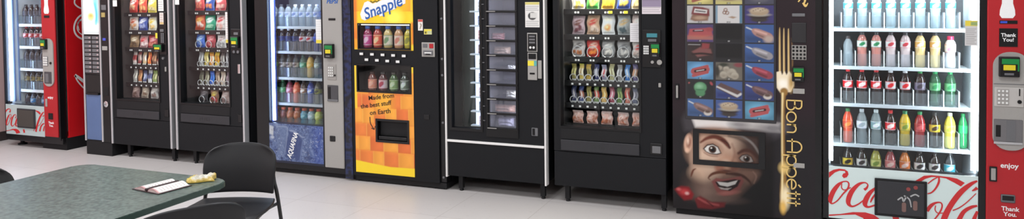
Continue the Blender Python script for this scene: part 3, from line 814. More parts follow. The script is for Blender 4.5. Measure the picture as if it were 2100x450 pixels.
# control column
obj('front_panel', NBOX(.975, 1.215, -.012, .01, .10, 1.83, .004), RED, CR, label='red control column')
pod = obj('control_pod', prism(B(), rrect(1.004, 1.19, .60, 1.19, .085, 8), -.022, -.01), GREYP, CR, label='grey rounded control pod')
card_reader(CR, 1.031, 1.136, 1.042, 1.163, -.045)
obj('pod_line', NBOX(1.008, 1.186, -.0235, -.021, .996, 1.0), GREYD, pod)
pl_ = obj('keypad_plate', NBOX(1.012, 1.16, -.026, -.02, .862, .978, .003), mat('light grey plate', (186, 182, 178), .4), pod)
keypad(pod, 1.024, 1.084, .874, .968, 3, 4, -.025, GREYP, WHITEP, gap=.5)
obj('coin_slot', NBOX(1.135, 1.141, -.0285, -.025, .93, .972), BLACKG, pod); obj('coin_return', disc(B(), 1.138, .895, .011, -.031, -.024), BLACKG, pod)
dw = obj('bill_window', NBOX(1.01, 1.156, -.0235, -.02, .645, .786, .004), mat('grey smoked window', (112, 110, 112), .2), pod)
obj('window_sill', NBOX(1.01, 1.156, -.028, -.022, .637, .65, .002), SILVER, pod); obj('inner_part', NBOX(1.02, 1.045, -.025, -.022, .68, .75), BLACKG, pod); obj('inner_part', NBOX(1.075, 1.12, -.025, -.022, .655, .78), GREYD, pod)
bc = [(1.048, 1.392), (1.104, 1.392), (1.116, 1.41), (1.114, 1.44), (1.104, 1.48), (1.104, 1.52), (1.112, 1.56), (1.11, 1.62), (1.09, 1.68), (1.062, 1.68), (1.042, 1.62), (1.04, 1.56), (1.048, 1.52), (1.048, 1.48), (1.038, 1.44), (1.036, 1.41)]
obj('bottle_emblem', prism(B(), bc, -.0135, -.0118), WHITET, CR, label='white contour bottle emblem')
obj('display', NBOX(1.036, 1.127, -.016, -.01, 1.358, 1.378, .001), BLACKG, CR); obj('display_glow', NBOX(1.04, 1.075, -.0165, -.0155, 1.362, 1.374), mat('dim blue display', (50, 70, 170), .3, emit=.4), CR)
ty_ = obj('message_screen', NBOX(1.035, 1.129, -.016, -.01, 1.221, 1.331, .001), BLACKG, CR)
text('lettering', 'Thank', .030, 1.081, 1.290, WHITET, ty_, y=-.0168, bold=.02); text('lettering', 'You!', .030, 1.081, 1.262, WHITET, ty_, y=-.0168, bold=.02)
text('lettering', 'enjoy', .042, 1.093, .505, WHITET, CR, y=-.0128, bold=.02)
text('lettering', 'Thank', .036, 1.099, .244, WHITET, CR, y=-.0128, bold=.02); text('lettering', 'You.', .036, 1.099, .212, WHITET, CR, y=-.0128, bold=.02)
lk = obj('door_lock', NBOX(.99, 1.03, -.022, -.01, .405, .496, .004), BLACKG, CR); obj('lock_face', NBOX(.998, 1.022, -.025, -.02, .415, .486, .002), GREYP, lk)
cs = obj('coin_return_cup', NBOX(1.05, 1.124, -.018, -.01, .283, .332, .006), GREYD, CR); obj('cup_opening', NBOX(1.057, 1.117, -.0195, -.016, .296, .325, .002), BLACKG, cs)
def red_notice(cv, x0, x1, z0, z1):
    cv.rect(x0, x1, z0, z1, (206, 204, 204)); lines(cv, x0, x1, z0, z1 - .04, n=9, col=(120, 116, 116)); cv.rect(x0, x1, z1 - .034, z1, (226, 206, 70)); cv.rect(x0 + .03, x1, z1 - .03, z1 - .008, (90, 150, 120), a=.7)
sticker(CR, .862, .928, 1.222, 1.376, red_notice, .010)
obj('base', NBOX(.09, 1.2, .06, .8, 0, .10), BLACKM, CR)

# ---- the far red cooler at the room's corner
CL = cooler('bottle_cooler', 'small far red soda cooler with script on its red side, beside coffee machine', -7.92, -7.06, -7.903, -7.312, .445, .125, BLACK, BLACKG, DARKIN, True, REDS)
PALE2 = mat('pale printed film', (176, 190, 190), .35, emit=.06, ecol=(214, 232, 232), var=.03, bscale=9)
obj('lower_glass', NBOX(-7.903, -7.312, -.003, .0, .13, .445, .001), PALE2, CL, label='pale lower panel under red script')
script(CL, -7.903, -7.312, .135, .43, -.004)
dd = obj('delivery_door', NBOX(-7.71, -7.44, -.018, -.006, .208, .41, .004), GUN, CL, label='dark delivery door'); obj('door_pane', NBOX(-7.695, -7.455, -.02, -.016, .222, .396, .003), mat('dark olive grey', (66, 64, 60), .4), dd)
pane('window_glass', -7.903, -7.312, .445, 1.76, .012, GLASS, CL)
obj('liner_side', NBOX(-7.91, -7.898, .07, .8, .15, 1.79), WHITEL, CL); obj('liner_side', NBOX(-7.30, -7.29, .07, .8, .15, 1.79), WHITEL, CL); obj('liner_back', NBOX(-7.898, -7.30, .42, .44, .15, 1.79), WHITEL, CL)
obj('light_tube', tube(B(), [(-7.885, .05, .47), (-7.885, .05, 1.74)], .010, 10), mat('far cooler tube', (240, 248, 255), .5, emit=TUBE_CL, ecol=(190, 215, 255), var=0), CL)
obj('light_tube', tube(B(), [(-7.328, .05, .47), (-7.328, .05, 1.74)], .008, 10), mat('far cooler tube side', (240, 248, 255), .5, emit=TUBE_CL * .6, ecol=(190, 215, 255), var=0), CL)
obj('liner_trim', NBOX(-7.897, -7.89, .09, .11, .46, 1.76), mat('blue grey strip', (110, 130, 165), .5), CL); obj('liner_trim', NBOX(-7.897, -7.89, .14, .155, .46, 1.76), mat('blue grey strip', (110, 130, 165), .5), CL)
zsl = [1.283, 1.045, .808, .58, .345]
colad = K('soda', (40, 24, 24), (40, 40, 44), (90, 84, 90), (60, 60, 66), False)
colar = K('soda', (44, 18, 18), (150, 30, 36), (170, 40, 48), (220, 190, 190), False)
darkso = K('soda', (40, 34, 36), (40, 40, 44), (70, 66, 70), (50, 46, 50), False)
darky = K('soda', (48, 42, 34), (44, 44, 46), (130, 116, 70), (60, 50, 40), False)
blueso = K('soda', (50, 60, 76), (60, 70, 90), (60, 130, 190), (180, 200, 220), False)
D2 = {id(colad): 'dark cola bottle with grey label', id(colar): 'cola bottle with dull red label', id(darkso): 'nearly black soda bottle', id(darky): 'dark soda bottle with olive label', id(blueso): 'soda bottle with light blue label'}
RW2 = [[colad] * 5, [colar] * 5, [darkso] * 5, [darky] * 5, [darkso, blueso, colad, blueso, blueso]]
for j, z in enumerate(zsl):
    cooler_shelf(CL, -7.896, -7.302, z, .165, .41); obj('price_rail', NBOX(-7.896, -7.302, .158, .165, z - .026, z + .004, .001), WHITEP, CL)
    for i in range(6):
        obj('divider', NBOX(-7.893 + .0855 * i - .002, -7.893 + .0855 * i + .002, .162, .4, z, z + .1), CLEARP, CL)
        if i < 5: obj('bottle_guard', NBOX(-7.893 + .0855 * i + .01, -7.893 + .0855 * i + .076, .166, .169, z, z + .085, .001), GUARDM, CL)
    for i, k in enumerate(RW2[j]):
        bottle(k, (-7.85 + .0855 * i, .213, z), '%s, %s, small far red cooler, %s from light tube' % (D2[id(k)], SHW[j], ORD[i]), 'drink bottles in the far red cooler', sc=(1, 1, .93))
obj('front_panel', NBOX(-7.30, -7.105, -.012, .01, .14, 1.83, .004), RED, CL, label='red control column')
pod = obj('control_pod', prism(B(), rrect(-7.285, -7.13, .66, 1.15, .07, 8), -.022, -.01), GREYP, CL, label='grey rounded control pod')
card_reader(CL, -7.285, -7.205, 1.04, 1.145, -.05)
keypad(pod, -7.27, -7.205, .87, .965, 3, 4, -.024, GREYD, WHITEP); obj('coin_return', disc(B(), -7.165, .90, .012, -.03, -.02), BLACKG, pod)
dw = obj('bill_window', NBOX(-7.265, -7.16, -.0235, -.02, .69, .81, .004), mat('dark smoked window', (70, 70, 74), .2), pod); obj('inner_part', NBOX(-7.25, -7.2, -.026, -.022, .70, .79), GREYD, pod)
obj('bottle_emblem', prism(B(), [(-7.22 + (p[0] - 1.076) * .95, p[1] + .01) for p in bc], -.0135, -.0118), WHITET, CL, label='white contour bottle emblem'); obj('display', NBOX(-7.255, -7.18, -.016, -.01, 1.36, 1.385, .001), BLACKG, CL)
text('lettering', 'enjoy', .036, -7.2, .545, WHITET, CL, y=-.0128, bold=.02); lk = obj('door_lock', NBOX(-7.27, -7.245, -.02, -.01, .45, .53, .003), GREYP, CL)
cs = obj('coin_return_cup', NBOX(-7.235, -7.17, -.018, -.01, .32, .385, .004), BLACKG, CL)
text('lettering', 'Thank', .032, -7.2, .285, WHITET, CL, y=-.0128, bold=.02); text('lettering', 'You.', .032, -7.2, .255, WHITET, CL, y=-.0128, bold=.02)
# base: skirt, block under the control column, feet
obj('skirt', NBOX(-7.92, -7.06, .005, .03, .065, .125, .003), BLACKG, CL); obj('base', NBOX(-7.42, -7.062, .05, .82, .0, .125), BLACKM, CL)
for fx in (-7.82,):
    for fy in (.06, .7): obj('leg', lathe(B(), [(.045, 0), (.045, .012), (.02, .02), (.02, .125)], 14, (fx, fy + .05, 0)), BLACKM, CL)
obj('bottom_pan', NBOX(-7.9, -7.42, .05, .82, .085, .125), BLACKM, CL)
# white outline script on the red side, facing the coffee machine
def side_script(root):
    bm = B(); X = -7.0595
    def st(P, w):
        p = spline([(y, z, w) for y, z in P], 6); q = bmesh.new(); ribbon(q, p, 0, .001, 0)
        for v in q.verts: v.co = Vector((X + v.co.y, v.co.x, v.co.z))
        me = bpy.data.meshes.new('t'); q.to_mesh(me); q.free(); bm.from_mesh(me); bpy.data.meshes.remove(me)
    st([(.30, 1.60), (.20, 1.56), (.18, 1.50), (.25, 1.45), (.34, 1.46), (.5, 1.5)], .016)
    st([(.36, 1.42), (.22, 1.36), (.165, 1.26), (.19, 1.17), (.28, 1.12), (.42, 1.10), (.6, 1.16)], .018)
    st([(.36, 1.38), (.24, 1.33), (.2, 1.25), (.23, 1.19), (.32, 1.15), (.5, 1.14)], .010)
    st([(.22, 1.22), (.21, 1.30), (.28, 1.34)], .010)
    st([(.158, .76), (.2, .73), (.3, .65), (.44, .58), (.6, .55)], .03)
    st([(.158, .76), (.19, .69), (.27, .6), (.4, .52)], .014)
    st([(.34, 1.05), (.42, .95), (.5, .85), (.62, .8)], .03); st([(.3, .9), (.42, .82), (.6, .72)], .02)
    return obj('side_lettering', bm, WHITET, root)
side_script(CL)
# ------------------------------------------------------------------ coffee machine
CM = thing('coffee_machine', 'slim coffee vending machine with lit cup poster and blue lower panel', 'vending machine', (-6.535, .42, 0), 0, 'vending machines along the wall')
obj('cabinet', NBOX(-6.712, -6.362, .03, DEP, .13, 1.83, .003), BLACK, CM)
obj('base', NBOX(-6.715, -6.362, .0, DEP - .02, 0, .135, .004), BLACKM, CM)
obj('door', NBOX(-6.71, -6.478, 0, .03, .135, 1.83, .002), BLACK, CM)
for x in (-6.712, -6.478):
    obj('trim_strip', NBOX(x - .008, x + .012, -.012, .01, .137, 1.83, .004), SILVER, CM, label='silver edge strip')
cv = Canvas(-6.70, -6.488, 1.20, 1.80, .006, (226, 232, 230))
cv.rect(-6.70, -6.6, 1.30, 1.8, (236, 238, 234), .08); cv.rect(-6.58, -6.48, 1.3, 1.8, (120, 206, 224), .08)
cv.ell(-6.615, 1.40, .07, .11, (244, 240, 230), soft=.04); cv.ell(-6.60, 1.37, .05, .045, (238, 196, 130), soft=.04); cv.ell(-6.6, 1.385, .03, .02, (214, 150, 80), soft=.03)
cv.stroke([(-6.66, 1.27, .03), (-6.6, 1.25, .05), (-6.5, 1.27, .05)], (230, 236, 232), soft=.03); cv.rect(-6.7, -6.48, 1.2, 1.235, (170, 176, 176), .02)
cv.stroke([(-6.54, 1.5, .02), (-6.52, 1.4, .03), (-6.53, 1.3, .02)], (70, 150, 170), soft=.03)
obj('poster', cv.mesh(-.003), printed('backlit coffee poster', .4, emit=.9), CM, label='backlit cup poster')
bp = obj('button_panel', NBOX(-6.702, -6.488, -.004, .0, .80, 1.195, .001), BLACKG, CM)
for c in range(2):
    for k in range(9):
        x0 = -6.695 + .105 * c; z0 = .818 + .0415 * k
        b1 = obj('select_button', NBOX(x0, x0 + .092, -.008, -.003, z0, z0 + .03, .002), GREYD, bp); obj('button_tip', NBOX(x0 + .062, x0 + .086, -.010, -.006, z0 + .008, z0 + .022, .002), CHROME, b1)
al = obj('cup_alcove', NBOX(-6.695, -6.495, -.004, .0, .615, .795, .002), mat('black recess', (14, 14, 15), .5), CM)
obj('drip_tray', NBOX(-6.68, -6.51, -.02, 0, .60, .62, .004), BLACKG, CM)
obj('lower_panel', NBOX(-6.695, -6.493, -.005, 0, .15, .60, .003), mat('slate blue panel', (86, 108, 150), .4, var=.12, bscale=7), CM, label='slate blue lower panel')
sd = obj('service_column', NBOX(-6.462, -6.366, -.006, .03, .137, 1.83, .003), BLACKG, CM)
obj('lock_ring', lathe(B(), [(.028, 0), (.03, .004), (.03, .008), (.02, .012), (.02, .004)], 20), CHROME, sd, local=True).matrix_local = Matrix.Translation((-6.414 + 6.535, -.006 - .42, .515)) @ Matrix.Rotation(PI / 2, 4, 'X')
obj('display', NBOX(-6.44, -6.40, -.010, -.004, 1.14, 1.165, .002), LEDB, sd); obj('coin_plate', NBOX(-6.45, -6.38, -.010, -.004, 1.045, 1.085, .002), GREYP, sd)
obj('price_card', NBOX(-6.45, -6.40, -.008, -.004, 1.37, 1.415), mat('dull yellow card', (170, 150, 90), .6), sd); obj('slot_plate', NBOX(-6.448, -6.384, -.009, -.004, 1.44, 1.49, .002), GREYD, sd); obj('coin_return', NBOX(-6.445, -6.385, -.009, -.004, .60, .68, .002), BLACKM, sd)

# ------------------------------------------------------------------ snack machines with spirals
COIL = mat('bright spring wire', (226, 228, 230), .25, metal=.3)
_coil = {}
def coil(root, x, y, z, rad):
    key = round(rad, 4)
    if key not in _coil:
        bm = B(); pts = []
        for k in range(19):
            a = -PI / 2 + 2 * PI * k / 18; pts.append((rad * math.cos(a), .004 * k / 18, rad + rad * math.sin(a)))
        pts.append((.0, .03, .001)); pts.append((.0, .2, .001))
        tube(bm, pts, .0032, 6); me = bpy.data.meshes.new('spiral_coil'); bm.to_mesh(me); bm.free(); me.materials.append(COIL); _coil[key] = me
    o = bpy.data.objects.new('spiral_coil', _coil[key]); COL.objects.link(o); o.parent = root; o.location = Vector((x, y, z)) - Vector(root_loc(root))
    return o
def snack_machine(label, X0, X1, wx0, wx1, wz0, shelves, tube_e, strips=True, yl=.04):
    r = thing('snack_machine', label, 'vending machine', ((X0 + X1) / 2, .42, 0), 0, 'vending machines along the wall')
    hollow('cabinet', X0 + .005, X1 - .005, .13, 1.83, .075, DEP, .03, BLACK, r)
    obj('door', slab(B(), X0 + .02 * strips, X1 - .02 * strips, .39, 1.83, [(wx0, wx1, wz0, 1.76)], 0, .07), BLACK, r)
    obj('kick_panel', NBOX(X0 + .02 * strips, X1 - .02 * strips, .0, .05, .128, .386, .004), BLACK, r)
    if strips:
        for x in (X0, X1 - .022): obj('edge_strip', NBOX(x, x + .022, -.012, .05, .13, 1.83, .006, 3), SILVER, r, label='silver edge strip')
    fr = obj('window_frame', slab(B(), wx0 - .014, wx1 + .014, wz0 - .014, 1.774, [(wx0, wx1, wz0, 1.76)], -.006, .0), BLACKG, r)
    pane('window_glass', wx0, wx1, wz0, 1.76, .03, GLASS, r)
    obj('liner_side', NBOX(wx0 - .02, wx0 - .008, .07, .6, wz0 - .03, 1.79), mat('grey liner', (66, 66, 67), .5), r); obj('liner_side', NBOX(wx1 + .07, wx1 + .082, .07, .6, wz0 - .03, 1.79), mat('grey liner', (66, 66, 67), .5), r)
    obj('liner_back', NBOX(wx0 - .008, wx1 + .07, .58, .6, wz0 - .03, 1.79), DARKIN, r)
    obj('light_tube', tube(B(), [(wx0 + .03, .052, 1.738), (wx1 - .03, .052, 1.738)], .012, 10), mat('snack tube %.1f' % tube_e, (255, 250, 240), .5, emit=tube_e, ecol=(255, 246, 232), var=0), r)
    fl = obj('push_flap', NBOX(wx0, wx1, -.012, .0, .398, wz0 - .10, .004), GUN, r, label='dark grey push flap')
    text('lettering', 'PUSH', .042, (wx0 + wx1) / 2, (.398 + wz0 - .10) / 2, mat('embossed dark', (40, 40, 43), .5), fl, y=-.0128, bold=.03, sx=1.2)
    obj('flap_recess', NBOX(wx0, wx1, -.003, .0, wz0 - .095, wz0 - .016), BLACKM, r)
    for z in shelves:
        obj('tray', NBOX(wx0 - .005, wx1 + .068, .115, .55, z - .016, z - .001), BLACKM, r)
        obj('tray_lip', NBOX(wx0 - .005, wx1 + .068, .105, .115, z - .034, z + .006, .002), BLACKG, r)
    return r
TAGM = WHITEP
def price_tags(r, xs, z):
    for x in xs:
        for d in (-.011, .011): obj('price_tag', NBOX(x + d - .007, x + d + .007, .1035, .105, z - .026, z - .012, .0), TAGM, r)
def ptag2(r, xs, z):
    for x in xs: obj('price_tag', NBOX(x - .008, x + .008, .1035, .105, z - .026, z - .012), TAGM, r)

def bag_set(r, specs, xs, z, w, h, th, where, shelf, group, y=.145, lean=.08, cat='snack bag', name='snack_bag', ring=None, seed=0):
    for i, (nm, pf) in enumerate(specs):
        if nm is None: continue
        me = wrapper_mesh(w, h * rnd.uniform(.94, 1.04), th, pf, seed * 31 + i * 7 + 1)
        packet(name, cat, me, (xs[i], y, z + .0065), '%s, %s, %s, %s' % (nm, shelf, where[0], where[1] % ORD[i]), group, rnd.uniform(-.12, .12), -lean)
        if ring: coil(r, xs[i], y - th / 2 - .012, z, ring)
PB, PR = paint_bag, paint_bar
SH6 = ['top row', 'second row', 'third row', 'fourth row', 'fifth row', 'lowest row']

# M1: beside the coffee machine
z1 = [1.405, 1.232, 1.062, .892, .717, .565]
M1 = snack_machine('black snack machine with silver edges directly beside the slim coffee machine', -6.357, -5.567, -6.272, -5.722, .575, z1, 22.0)
wh = ('snack machine by coffee machine', '%s from coffee side'); G = 'snacks in the machine by the coffee machine'
xb = [-6.195, -6.072, -5.948, -5.82]
bag_set(M1, [('red and white chip bag', PB((196, 52, 44), (240, 230, 224), (226, 180, 140))), ('red-orange chip bag', PB((202, 64, 44), (236, 196, 150), (230, 170, 110))), ('yellow and white chip bag', PB((226, 206, 84), (244, 240, 220), (220, 200, 150)))], xb, z1[0], .118, .165, .04, wh, SH6[0], G, seed=1)
bag_set(M1, [('white and rust chip bag', PB((220, 206, 196), (196, 90, 60), (206, 140, 90))), ('blue chip bag', PB((52, 76, 156), (226, 226, 236), (150, 160, 200))), ('white and yellow chip bag', PB((232, 226, 206), (222, 190, 60), (226, 190, 120)))], xb, z1[1], .116, .15, .04, wh, SH6[1], G, seed=2)
bag_set(M1, [('tan snack pouch', PB((150, 118, 84), (222, 206, 180), (96, 70, 50))), ('pink and red snack pouch', PB((196, 150, 150), (190, 40, 54), (230, 210, 206))), ('dark red snack pouch', PB((164, 44, 54), (214, 150, 150), (190, 120, 100)))], xb, z1[2], .11, .125, .035, wh, SH6[2], G, lean=.12, seed=3)
xc = [-6.20, -6.135, -6.07, -6.005, -5.94, -5.875]
bag_set(M1, [('white and red candy bar', PR((206, 190, 184), (170, 60, 60), (90, 40, 40))), ('maroon candy bar', PR((140, 60, 60), (200, 180, 170), (120, 40, 40))), ('gold and white candy bar', PR((206, 180, 140), (230, 224, 214), (150, 90, 40))), ('orange candy bar', PR((222, 110, 40), (196, 70, 36), (244, 200, 120))), ('brown candy bar', PR((120, 80, 60), (206, 150, 110), (90, 50, 40))), ('cream and red candy bar', PR((220, 200, 186), (180, 70, 60), (120, 50, 40)))], xc, z1[3], .05, .13, .02, wh, SH6[3], G, cat='candy bar', name='candy_bar', lean=.14, seed=4)
bag_set(M1, [('grey-white snack bar', PR((170, 166, 160), (220, 216, 206), (100, 90, 80))), ('copper snack bar', PR((170, 104, 66), (206, 150, 100), (110, 60, 40))), ('navy snack bar', PR((60, 70, 110), (120, 130, 170), (200, 206, 220))), ('white and blue snack bar', PR((200, 200, 206), (90, 100, 150), (60, 60, 90))), ('green snack bar', PR((130, 150, 80), (206, 206, 150), (70, 90, 40))), ('beige snack bar', PR((190, 176, 150), (226, 214, 190), (130, 100, 80)))], xc, z1[4], .052, .125, .02, wh, SH6[4], G, cat='snack bar', name='snack_bar', lean=.14, seed=5)
bag_set(M1, [('pinkish cookie pack', PB((150, 120, 116), (206, 180, 170), (110, 80, 70))), ('beige cookie pack', PB((170, 156, 140), (214, 200, 180), (130, 100, 80))), ('whitish cookie pack', PB((186, 180, 176), (220, 214, 206), (140, 110, 100)))], xb, z1[5], .09, .12, .035, wh, SH6[5], G, cat='cookie pack', name='cookie_pack', lean=.15, seed=6)
for k, z in enumerate(z1):
    (ptag2 if k in (3, 4) else price_tags)(M1, xc if k in (3, 4) else xb, z)
def dark_panel(r, x0, x1, z0, z1): return obj('selection_panel', NBOX(x0, x1, -.008, 0, z0, z1, .003), BLACKG, r)
def legs2(r, X0, X1): legs(r, (X0 + .17, X1 - .045), .045, .13)
legs2(M1, -6.357, -5.567)
sp = dark_panel(M1, -5.70, -5.607, 1.02, 1.42)
sticker(M1, -5.712, -5.64, 1.43, 1.60, lambda c, a, b, d, e: lines(c, a, b, d, e, n=7), -.002)
def vcard(c, a, b, d, e): c.rect(a, b, d, e, (214, 206, 200)); lines(c, a, b, d, e, n=4, col=(150, 70, 60)); c.rect(a, b, d, d + .02, (210, 180, 120))
sticker(M1, -5.685, -5.635, 1.305, 1.415, vcard, -.010)
obj('bill_slot', NBOX(-5.68, -5.635, -.016, -.006, 1.235, 1.26, .003), GREYD, sp); keypad(sp, -5.672, -5.63, 1.13, 1.225, 2, 6, -.008, BLACKM, GREYD)
card_reader(M1, -5.755, -5.645, 1.045, 1.12, -.035); obj('coin_return', disc(B(), -5.655, .985, .012, -.014, 0), GREYD, M1); obj('door_lock', NBOX(-5.635, -5.62, -.012, 0, .86, .905, .003), GREYP, M1)
obj('coin_cup', NBOX(-5.66, -5.605, -.006, 0, .43, .50, .004), BLACKG, M1)
obj('notice', NBOX(-5.785, -5.745, .0285, .0295, 1.17, 1.22), PAPERY, M1, label='small yellow notice'); obj('notice', NBOX(-6.29, -6.235, -.0075, -.006, 1.475, 1.535), PAPER, M1, label='small pale notice')

# M2: beside the blue cooler
z2 = [1.425, 1.242, 1.078, .90, .722, .562]
M2 = snack_machine('black snack machine with silver edges behind the chair, beside the blue cooler', -5.517, -4.70, -5.45, -4.872, .575, z2, 22.0)
wh = ('snack machine by blue cooler', '%s from coffee side'); G = 'snacks in the machine by the blue cooler'
xb = [-5.345, -5.22, -5.09, -4.97]
bag_set(M2, [('crimson and white chip bag', PB((196, 60, 66), (232, 214, 206), (210, 120, 100))), ('blue and white chip bag', PB((48, 90, 176), (236, 236, 240), (214, 130, 80))), ('pink-red chip bag', PB((206, 84, 92), (240, 220, 216), (226, 180, 170)))], xb, z2[0], .118, .165, .04, wh, SH6[0], G, seed=11)
bag_set(M2, [('orange and red chip bag', PB((204, 84, 56), (236, 176, 80), (226, 200, 190))), ('green chip bag', PB((30, 150, 116), (232, 240, 236), (150, 200, 170))), ('white and scarlet chip bag', PB((232, 220, 216), (204, 60, 66), (222, 170, 160)))], xb, z2[1], .118, .155, .04, wh, SH6[1], G, seed=12)
bag_set(M2, [('bright blue snack pouch', PB((50, 100, 190), (170, 200, 236), (120, 150, 200))), ('maroon snack pouch', PB((170, 60, 70), (214, 140, 140), (196, 110, 110))), ('white snack pouch', PB((222, 218, 216), (180, 150, 150), (150, 150, 150)))], xb, z2[2], .108, .13, .036, wh, SH6[2], G, seed=13, ring=.035)
xc = [-5.345, -5.28, -5.215, -5.15, -5.085, -5.02]
bag_set(M2, [('silver candy bar', PR((150, 150, 150), (206, 206, 206), (90, 90, 90))), ('gold candy bar', PR((196, 176, 80), (226, 214, 150), (140, 110, 40))), ('orange and white candy bar', PR((222, 150, 50), (240, 226, 200), (190, 100, 40))), ('yellow candy bar', PR((226, 190, 60), (210, 150, 40), (140, 90, 40))), ('dark candy bar', PR((90, 80, 80), (180, 176, 170), (60, 50, 50))), ('grey candy bar', PR((140, 140, 144), (210, 210, 210), (90, 90, 96)))], xc, z2[3], .05, .14, .018, wh, SH6[3], G, cat='candy bar', name='candy_bar', seed=14, ring=.027)
bag_set(M2, [('dark olive snack bar', PR((80, 80, 66), (120, 120, 100), (60, 60, 50))), ('olive and cream snack bar', PR((110, 106, 84), (180, 176, 150), (70, 70, 50))), ('vivid blue snack bar', PR((40, 100, 200), (60, 130, 220), (20, 60, 150))), ('taupe snack bar', PR((140, 116, 104), (190, 170, 150), (90, 70, 60))), ('cream snack bar', PR((200, 180, 160), (226, 214, 200), (140, 110, 100))), ('plum snack bar', PR((110, 96, 106), (170, 150, 160), (80, 60, 70)))], xc, z2[4], .05, .14, .018, wh, SH6[4], G, cat='snack bar', name='snack_bar', seed=15, ring=.027)
bag_set(M2, [('dark cookie pack', PB((70, 66, 70), (120, 116, 120), (90, 80, 80))), ('red and yellow cookie pack', PB((150, 110, 90), (214, 190, 90), (206, 70, 80))), ('pale pink cookie pack', PB((176, 150, 146), (206, 190, 186), (150, 120, 120)))], [-5.32, -5.19, -5.06], z2[5], .09, .125, .035, wh, SH6[5], G, cat='cookie pack', name='cookie_pack', seed=16, ring=.032)
for k, z in enumerate(z2): (ptag2 if k in (3, 4) else price_tags)(M2, xc if k in (3, 4) else xb, z)
legs2(M2, -5.517, -4.70)
sp = dark_panel(M2, -4.835, -4.725, 1.05, 1.27)
obj('bill_slot', NBOX(-4.80, -4.75, -.014, -.006, 1.215, 1.24, .003), GREYD, sp); card_reader(M2, -4.825, -4.735, 1.10, 1.205, -.035); keypad(sp, -4.832, -4.812, 1.11, 1.195, 1, 5, -.008, BLACKM, WHITEP)
for x in (-4.80, -4.755): obj('coin_button', disc(B(), x, 1.065, .013, -.016, -.004), GREYD, sp)
dl = obj('door_lock', NBOX(-4.762, -4.735, -.014, 0, .87, .955, .004), CHROME, M2); obj('coin_cup', NBOX(-4.78, -4.735, -.006, 0, .43, .50, .004), BLACKG, M2)
sticker(M2, -4.93, -4.885, 1.14, 1.42, lambda c, a, b, d, e: (c.rect(a, b, d, e, (236, 228, 226)), lines(c, a, b, d, e, n=12, col=(170, 150, 150)), c.rect(a, b, d, d + .03, (220, 200, 70))), .028)
obj('notice', NBOX(-5.49, -5.44, -.0075, -.006, 1.49, 1.56), PAPER, M2, label='small pale notice')

# M3: beside the chef machine
z3 = [1.438, 1.247, 1.08, .90, .732, .575]
M3 = snack_machine('wide black snack machine directly beside the chef-face machine', -1.785, -.955, -1.73, -1.141, .578, z3, TUBE_M3, strips=False)
wh = ('snack machine by chef machine', '%s from far side'); G = 'snacks in the machine by the chef machine'
xb = [-1.632, -1.517, -1.402, -1.285, -1.175]
bag_set(M3, [('white bag with yellow noodles', PB((226, 216, 200), (150, 120, 70), (226, 190, 80))), ('green chip bag', PB((70, 160, 70), (230, 230, 210), (210, 200, 110))), ('orange-yellow chip bag', PB((230, 170, 50), (240, 220, 150), (236, 190, 60))), ('blue and yellow chip bag', PB((50, 76, 160), (236, 226, 190), (220, 190, 80))), ('cream chip bag', PB((226, 200, 150), (190, 120, 60), (226, 190, 130)))], xb, z3[0], .098, .165, .04, wh, SH6[0], G, seed=21)
bag_set(M3, [('mauve cookie bag', PB((196, 170, 176), (120, 70, 60), (110, 50, 60))), ('tan and red cookie bag', PB((196, 160, 130), (190, 60, 50), (226, 200, 180))), ('white packet with pastry picture', paint_cream), ('silver bag with brown snacks', PB((170, 176, 176), (190, 160, 110), (70, 90, 96))), ('pale pink packet', PB((226, 206, 200), (236, 226, 220), (200, 170, 160)))], xb, z3[1], .096, .148, .036, wh, SH6[1], G, seed=22)
bag_set(M3, [('white and brown pretzel bag', PB((206, 200, 196), (90, 80, 80), (190, 110, 60))), ('bright red cookie bag', PB((200, 36, 30), (236, 190, 170), (226, 130, 50))), ('grey and white mint bag', PB((150, 150, 150), (214, 210, 204), (226, 220, 210))), ('silver striped bag', PB((166, 166, 166), (90, 90, 92), (210, 206, 200))), ('white and red packet', PB((226, 216, 210), (200, 60, 60), (214, 190, 180)))], xb, z3[2], .096, .128, .036, wh, SH6[2], G, seed=23, ring=.042)
xc = [-1.672 + .0588 * k for k in range(9)]
bag_set(M3, [('olive-gold candy bar', PR((150, 140, 70), (206, 200, 130), (100, 90, 40))), ('yellow and white candy bar', PR((214, 190, 90), (226, 216, 190), (150, 120, 60))), ('gold-topped candy bar', PR((196, 160, 60), (150, 140, 80), (110, 100, 50))), ('navy and silver candy bar', PR((60, 66, 110), (150, 150, 160), (210, 210, 216))), ('white and red candy bar', PR((150, 150, 170), (214, 200, 200), (190, 50, 60))), ('pale green candy bar', PR((180, 176, 130), (206, 206, 170), (120, 110, 70))), ('grey-white candy bar', PR((150, 150, 150), (206, 206, 206), (110, 110, 110))), ('sky blue candy bar', PR((50, 120, 196), (130, 170, 214), (220, 226, 236))), ('violet and orange candy bar', PR((110, 104, 150), (196, 150, 120), (220, 210, 206)))], xc, z3[3], .037, .128, .016, wh, SH6[3], G, cat='candy bar', name='candy_bar', seed=24, ring=.0265, lean=.05)
bag_set(M3, [('dark navy snack bar', PR((40, 50, 90), (90, 90, 110), (206, 200, 200))), ('navy and rust snack bar', PR((60, 76, 130), (150, 90, 70), (220, 210, 206))), ('olive snack bar', PR((140, 130, 70), (170, 160, 90), (90, 80, 40))), ('green and red snack bar', PR((110, 140, 80), (180, 80, 70), (214, 210, 190))), ('tall golden snack bar', PR((214, 176, 100), (190, 150, 70), (236, 214, 160))), ('wine red snack bar', PR((150, 60, 80), (190, 110, 130), (226, 206, 210))), ('leaf green snack bar', PR((90, 130, 66), (150, 170, 100), (60, 90, 40))), ('salmon snack bar', PR((206, 120, 100), (190, 70, 66), (226, 210, 200))), ('grey-blue snack bar', PR((110, 116, 140), (180, 180, 190), (80, 80, 100)))], xc, z3[4], .037, .128, .016, wh, SH6[4], G, cat='snack bar', name='snack_bar', seed=25, ring=.0265, lean=.05)
xp = [-1.642, -1.531, -1.416, -1.296, -1.182]
